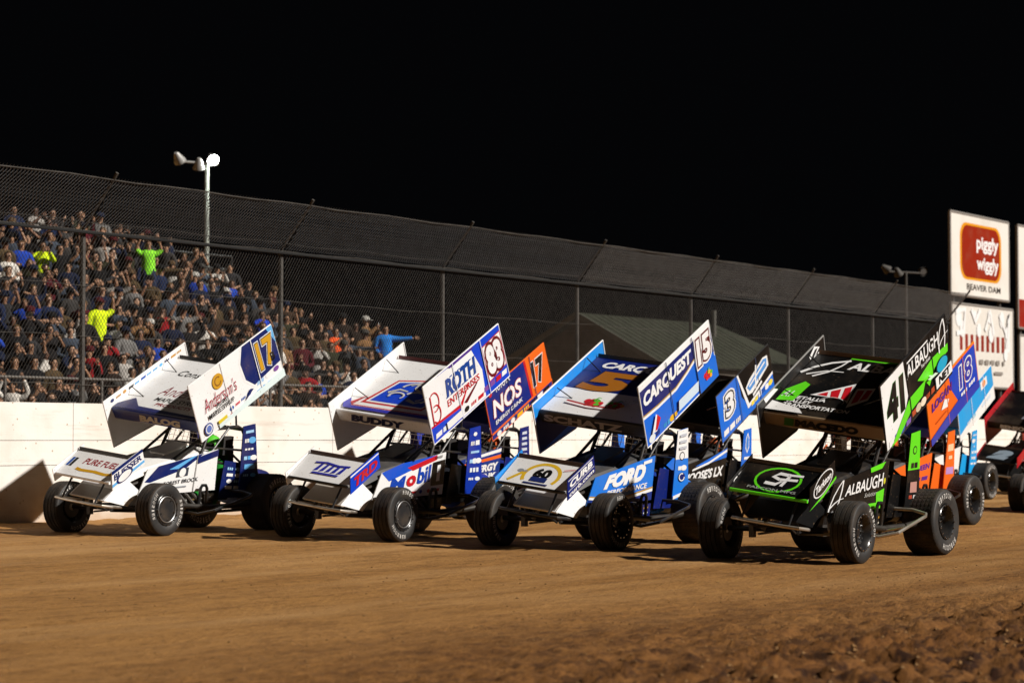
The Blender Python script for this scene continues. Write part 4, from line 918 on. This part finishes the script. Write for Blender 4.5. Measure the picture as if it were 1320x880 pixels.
def joints(eL, hL, eR, hR, seated=False, lean=0):
    """facing -y; elbows and hands given for the person's left (+x) and right (-x)"""
    J = dict(pelvis=(0, 0, .95), waist=(0, .0, 1.10), chest=(0, .01-lean*.4, 1.30), neckb=(0, .01-lean, 1.47), neck=(0, 0-lean, 1.52), jaw=(0, -.02-lean, 1.585), head=(0, .0-lean, 1.675), top=(0, .01-lean, 1.745),
             shL=(.19, .01-lean, 1.42), shR=(-.19, .01-lean, 1.42), elL=eL, haL=hL, elR=eR, haR=hR)
    if seated: J.update(hipL=(.10, 0, .93), knL=(.13, -.46, 1.0), anL=(.13, -.75, .72), toL=(.13, -.9, .74), hipR=(-.10, 0, .93), knR=(-.13, -.46, 1.0), anR=(-.13, -.75, .72), toR=(-.13, -.9, .74))
    else: J.update(hipL=(.10, 0, .90), knL=(.11, -.01, .50), anL=(.115, .02, .09), toL=(.13, -.16, .04), hipR=(-.10, 0, .90), knR=(-.11, -.01, .50), anR=(-.115, .02, .09), toR=(-.13, -.16, .04))
    return J
EDG = [('pelvis', 'waist'), ('waist', 'chest'), ('chest', 'neckb'), ('neckb', 'neck'), ('neck', 'jaw'), ('jaw', 'head'), ('head', 'top'), ('neckb', 'shL'), ('neckb', 'shR'), ('shL', 'elL'), ('elL', 'haL'), ('shR', 'elR'), ('elR', 'haR'),
       ('pelvis', 'hipL'), ('hipL', 'knL'), ('knL', 'anL'), ('anL', 'toL'), ('pelvis', 'hipR'), ('hipR', 'knR'), ('knR', 'anR'), ('anR', 'toR')]
RAD = dict(pelvis=(.16, .12), waist=(.15, .115), chest=(.175, .125), neckb=(.10, .08), neck=.055, jaw=(.062, .07), head=(.08, .097), top=(.055, .065), shL=.07, shR=.07, elL=.045, elR=.045, haL=.032, haR=.032, hipL=.095, hipR=.095, knL=.062, knR=.062, anL=.042, anR=.042, toL=.035, toR=.035)
SKINS = [flat('skin_%d' % i, c, .55, 0, .4, col2=mix3(c, (.3, .12, .07), .3)) for i, c in enumerate(((.33, .18, .105), (.27, .145, .083), (.37, .215, .135), (.22, .11, .062), (.11, .055, .033)))]
DARK = flat('eye_dark', (.01, .008, .007), .3); LIP = flat('lip_tone', (.25, .09, .07), .5)
def cloth(hx): return flat('cloth_'+hx, lin(hx), .9, 0, .15, col2=mix3(lin(hx), (.01, .01, .01), .35), scale=9)
def figure(J, shirt_long):
    me = skin_figure(J, EDG, RAD); jv = {k: Vector(v) for k, v in J.items()}
    up, lo, hd, sl = [], [], [], []
    vn = [v.normal.copy() for v in me.vertices]; vc = [v.co.copy() for v in me.vertices]
    for p in me.polygons:
        c = p.center; best = min(EDG, key=lambda e: seg_d(c, jv[e[0]], jv[e[1]])-(.08 if e[0] in ('pelvis', 'waist', 'chest') else .0))
        if best in (('pelvis', 'waist'), ('waist', 'chest'), ('chest', 'neckb'), ('neckb', 'shL'), ('neckb', 'shR')) and (c-jv['neck']).length > .05 and c.z < 1.515: up.append(p)
        elif best[0] in ('shL', 'shR'): up.append(p)
        elif best in (('elL', 'haL'), ('elR', 'haR')):
            if shirt_long and (c-jv[best[1]]).length > .05: up.append(p)
        elif best[1][:3] in ('hip', 'knL', 'knR', 'anL', 'anR', 'toL', 'toR') : lo.append(p)
        elif best[0] in ('neck', 'jaw', 'head'):
            h = c-jv['head']
            if h.z > .03 or (h.y > -.03 and h.z > -.04) or (h.y > .02 and h.z > -.09): hd.append(p)
    def shell(polys, off):
        ids = sorted({i for p in polys for i in p.vertices}); mp = {i: k for k, i in enumerate(ids)}
        return [vc[i]+vn[i]*off for i in ids], [tuple(mp[i] for i in p.vertices) for p in polys]
    body = MB(); body.add(vc, [tuple(p.vertices) for p in me.polygons], SKINS[0])
    hx = jv['head']
    body.add([hx+Vector(q) for q in ((-.017, -.092, -.035), (.017, -.092, -.035), (0, -.122, -.03), (0, -.092, .02))], [(0, 1, 2), (1, 3, 2), (3, 0, 2)], SKINS[0])
    for s in (-1, 1):
        body.ball(hx+Vector((.033*s, -.087, .002)), .012, DARK, 6, (1.2, .5, .7)); body.ball(hx+Vector((.083*s, .012, -.012)), .024, SKINS[0], 6, (.4, .8, 1.3))
    body.ball(hx+Vector((0, -.086, -.066)), .02, LIP, 6, (1.2, .4, .4))
    for side in 'LR':
        h, e = jv['ha'+side], jv['el'+side]; d = (h-e).normalized(); sd = d.cross(Vector((0, 1, .2))).normalized(); nn = sd.cross(d)
        body.ball(h+d*.045, .04, SKINS[0], 8, (.9, .9, 1.0))
        for q in range(4):
            b0 = h+d*.06+sd*(.02*(q-1.5)); ln = (.062, .075, .07, .055)[q]; body.tube([b0, b0+d*ln*.55, b0+d*ln+nn*.02], .0095, SKINS[0], 5, .007)
        t0 = h+d*.03+sd*.03; body.tube([t0, t0+(d*.5+sd*.8).normalized()*.035, t0+(d*.8+sd*.5).normalized()*.062], .011, SKINS[0], 5, .008)
    out = (body, shell(up, .016), shell(lo, .014), shell(hd, .018), hx)
    bpy.data.meshes.remove(me)
    return out
POSES = {
 'arms down': joints((.25, .03, 1.17), (.26, -.03, .93), (-.25, .03, 1.17), (-.26, -.03, .93)),
 'hands clasped in front': joints((.26, 0, 1.18), (.05, -.22, 1.10), (-.26, 0, 1.18), (-.05, -.22, 1.10)),
 'one arm raised': joints((.30, -.05, 1.55), (.24, -.12, 1.80), (-.25, .02, 1.17), (-.24, -.05, .94)),
 'both arms raised': joints((.31, -.03, 1.54), (.22, -.10, 1.80), (-.31, -.03, 1.54), (-.20, -.10, 1.80)),
 'hands at face': joints((.24, -.16, 1.32), (.06, -.30, 1.52), (-.24, -.16, 1.32), (-.06, -.30, 1.52)),
 'arms crossed': joints((.26, -.05, 1.20), (-.10, -.20, 1.20), (-.26, -.05, 1.20), (.10, -.22, 1.24)),
 'pointing sideways': joints((.42, -.06, 1.42), (.66, -.14, 1.44), (-.25, .02, 1.18), (-.18, -.2, 1.02)),
 'hand on chin': joints((.24, -.08, 1.17), (.04, -.20, 1.18), (-.20, -.16, 1.26), (-.05, -.17, 1.55)),
}
TEMPL = {}
def cap_mb(hx):
    mb = MB(); mb.lathe([(-.02, .102), (.03, .106), (.07, .092), (.095, .06), (.105, .001)], hx+Vector((0, .005, .025)), cloth('222222'), 14, axis='z')
    mb.slab([hx+Vector(q) for q in ((-.075, -.08, .025), (-.05, -.165, .012), (.05, -.165, .012), (.075, -.08, .025))], (0, 0, .012), cloth('222222'))
    return mb
def template(name, long_):
    k = (name, long_)
    if k not in TEMPL:
        body, up, lo, hd, hx = figure(POSES[name], long_)
        c = cloth('222222')
        b = body.build('spectator_body', None, 60); s = MB(); s.add(*up, c); s = s.build('shirt', None, 60); t = MB(); t.add(*lo, c); t = t.build('trousers', None, 60)
        h = MB(); h.add(*hd, c); h = h.build('hair', None, 60); cp = cap_mb(hx).build('cap', None, 50)
        TEMPL[k] = tuple(o.data for o in (b, s, t, h, cp))
        for o in (b, s, t, h, cp): bpy.data.objects.remove(o)
    return TEMPL[k]
def inst(name, me, parent, mat, slot=0):
    o = bpy.data.objects.new(name, me); COL.objects.link(o)
    if parent: o.parent = parent
    o.material_slots[slot].link = 'OBJECT'; o.material_slots[slot].material = mat
    return o
SHIRTS = [('black', '141416'), ('black', '0E0E10'), ('black', '1B191A'), ('navy', '151D33'), ('navy', '1A2440'), ('dark grey', '2C2C2E'), ('dark grey', '363433'), ('brown', '3A2A1E'), ('dark brown', '241A14'), ('olive', '2E2E1E'), ('grey', '6E6C6A'), ('pale grey', 'A7A29C'), ('white', 'CFC9C0'), ('royal blue', '1E3FA0'), ('maroon', '4A141C'), ('red', '8E1A20'), ('tan', '7A5A3A'), ('slate', '3E4652'), ('camouflage brown', '4A3C28')]
SW = [11, 11, 9, 6, 5, 6, 5, 4, 5, 3, 3.5, 3, 2.2, 2, 1.5, .5, 3, 3.5, 4]
HAIR = ['14100C', '2A1C10', '4A3420', '1A1410', '6A5232', '3A3634']
CAPS = [('black', '111113'), ('black', '0E0E10'), ('navy', '16203A'), ('navy', '121A30'), ('white', 'B9B5AE'), ('maroon', '4A1418'), ('tan', '5A4630'), ('grey', '44423F')]
TRS = ['1C2436', '16161A', '2A3248', '3A342A', '101114']
ORD = ['first', 'second', 'third', 'fourth', 'fifth', 'sixth', 'seventh', 'eighth', 'ninth', 'tenth', 'eleventh', 'twelfth', 'thirteenth', 'fourteenth', 'fifteenth', 'sixteenth', 'seventeenth', 'eighteenth', 'nineteenth', 'twentieth',
       'twenty-first', 'twenty-second', 'twenty-third', 'twenty-fourth', 'twenty-fifth', 'twenty-sixth', 'twenty-seventh', 'twenty-eighth', 'twenty-ninth', 'thirtieth']
X_START = [29.9, 30.6, 31.3, 31.9, 32.6, 33.3, 33.9, 34.6, 35.3, 36, 36.6, 37.3, 38, 38.6]
# (row, x, shirt name, hex, pose): the people who stand out in the picture
SPECIAL = [(9, 41.0, 'neon green', '8FE83A', 'both arms raised', .62), (5, 36.4, 'neon yellow', 'D8F01E', 'one arm raised', .3), (3, 38.0, 'neon yellow', 'D8F01E', 'arms crossed'), (10, 38.2, 'neon yellow', 'D0E820', 'hands at face'),
           (4, 45.6, 'bright blue', '2A7FD8', 'pointing sideways', .55), (3, 44.4, 'turquoise', '2FA8C8', 'arms down'), (5, 44.4, 'orange', 'E85A28', 'hands at face'), (0, 40.4, 'royal blue', '2244B8', 'hands clasped in front'), (0, 41.0, 'royal blue', '2244B8', 'arms crossed'), (0, 41.7, 'blue', '2A5AA8', 'hands clasped in front'),
           (2, 35.2, 'pale grey', 'B0ACA6', 'one arm raised'), (2, 37.0, 'white', 'D0C8BE', 'arms down'), (2, 37.7, 'white', 'C8C4BC', 'hands clasped in front'), (3, 34.8, 'red', '8E1A20', 'arms down'), (6, 42.4, 'royal blue', '2444C0', 'hands at face', .2), (2, 41.0, 'red', '8E1A20', 'hand on chin')]
rnd = random.Random(42)
phone_m = emis('lit_phone_screen', (.9, .95, 1), 3)
names = list(POSES); PW = [6, 6, 3, 2, 10, 3, .7, 4]
for k in range(ROWS):
    n = max(3, int((X_END[k]-X_START[k])/.505)); step = (X_END[k]-X_START[k])/(n-1)
    if k == 13: n = 7; step = .72
    seats = [X_START[k]+step*i+rnd.uniform(-.11, .11) for i in range(n)]
    sp = {}
    for row, x, nm, hx, ps, *dz in SPECIAL:
        if row == k:
            i = min((i for i in range(n) if i not in sp), key=lambda i: abs(seats[i]-x)); sp[i] = (nm, hx, ps, dz[0] if dz else 0)
    for i in range(n):
        nm, hx = rnd.choices(SHIRTS, SW)[0]; ps = rnd.choices(names, PW)[0]; long_ = rnd.random() < .6; capped = rnd.random() < .34
        lift = 0
        if i in sp: nm, hx, ps, lift = sp[i]
        sc = rnd.uniform(.9, 1.04)
        me = template(ps, long_)
        sk = rnd.choices(SKINS, [5, 5, 4, 3, 1])[0]
        cn, ch = rnd.choice(CAPS)
        o = inst('person', me[0], None, sk)
        o.location = (seats[i], row_y(k)+rnd.uniform(-.1, .08), row_z(k)+lift); o.scale = (sc*rnd.uniform(.95, 1.12), sc, sc); o.rotation_euler = (0, 0, rnd.gauss(-.45, .35))
        inst('shirt', me[1], o, cloth(hx)); inst('trousers', me[2], o, cloth(rnd.choice(TRS)))
        if capped: inst('cap', me[4], o, cloth(ch))
        else: inst('hair', me[3], o, cloth(rnd.choice(HAIR)))
        lab = f'{nm} shirted fan' + (f' in {cn} cap' if capped else '') + f', {ps}, row {k+1}, {ORD[i]} from left'
        tag(o, lab, 'person', 'fans watching from the grandstand')
        if ps == 'hands at face' and rnd.random() < .14:
            mb = MB(); mb.box((0, -.36, 1.60), (.15, .012, .075), flat('phone_case', (.01, .01, .01), .3)); mb.box((0, -.367+.014, 1.60), (.14, .004, .068), phone_m)
            f = mb.build('phone', None, 0); f.location = o.location; f.rotation_euler = o.rotation_euler; f.scale = o.scale
            tag(f, f'phone held up by the {nm} shirted fan, grandstand row {k+1}, {ORD[i]} from left', 'phone', 'phones held up in the crowd')

# drivers, strapped into the cockpits
def driver(X, Y, suit, helmet, label):
    J = joints((.27, -.16, 1.22), (.13, -.40, 1.22), (-.27, -.16, 1.22), (-.13, -.40, 1.22), True)
    body, up, lo, hd, hx = figure(J, True)
    d = body.build('person', None, 60); d.data.materials[0] = SKINS[0]
    M_ = Matrix.Rotation(R(90), 4, 'Z')                                   # facing -y -> facing the car's nose (+x)
    def loc(v): q = M_ @ Vector(v); return Vector((q.x-1.72, q.y, q.z-.50))
    def place(o):
        for v in o.data.vertices: v.co = roll(loc(v.co))
    place(d)
    for nm, sh, hxc in (('race_suit', (up[0]+lo[0], up[1]+[tuple(len(up[0])+i for i in f) for f in lo[1]]), suit),):
        s = MB(); s.add(*sh, cloth(hxc)); o = s.build(nm, d, 60); place(o)
    h = MB(); h.ball(hx+Vector((0, 0, .0)), .15, paint(helmet), 20, (.88, 1.05, 1.0)); 
    h.ball(hx+Vector((0, -.03, -.075)), .11, paint(helmet), 14, (1.0, 1.15, .7))
    h.slab([hx+Vector((.125*math.sin(a), -.03-.135*math.cos(a), z)) for z, rng in ((.045, range(-5, 6)), (-.035, range(5, -6, -1))) for a in [q*.24 for q in rng]], (0, -.004, 0), flat('dark_visor', (.01, .01, .012), .08))
    o = h.build('helmet', d, 50); place(o)
    for s in (1, -1):
        g = MB(); g.ball(Vector((.13*s, -.42, 1.23)), .05, cloth('1A8A2A' if helmet == '49C428' else '141414'), 10, (1, 1.2, 1)); o = g.build('glove', d, 50); place(o)
    d.location = (X, Y, gz(Y)); d.rotation_euler = (0, 0, math.pi)
    tag(d, label, 'person', 'drivers strapped into the race cars')
driver(23.0, 21.39, '1A7A28', '49C428', 'driver in green helmet and gloves inside the white gold 17 car')
driver(24.0, 18.29, '101218', '1A1A1E', 'driver in dark helmet inside the white and royal blue 83 car')
driver(24.14, 15.17, '12307E', '16181C', 'driver in blue suit inside the blue and white 15 car')
driver(23.68, 11.77, '141414', '2A2A2C', 'driver in black suit inside the black and lime 41 car')
driver(30.3, 21.6, '12206E', 'E0601A', 'driver in orange helmet inside the navy and orange 17 car')
driver(32.0, 18.35, '14181E', 'C85A20', 'driver in copper helmet inside the blue and black 3 car')
driver(32.0, 14.8, '1740B8', '20242E', 'driver in blue suit inside the orange and blue 18 car')
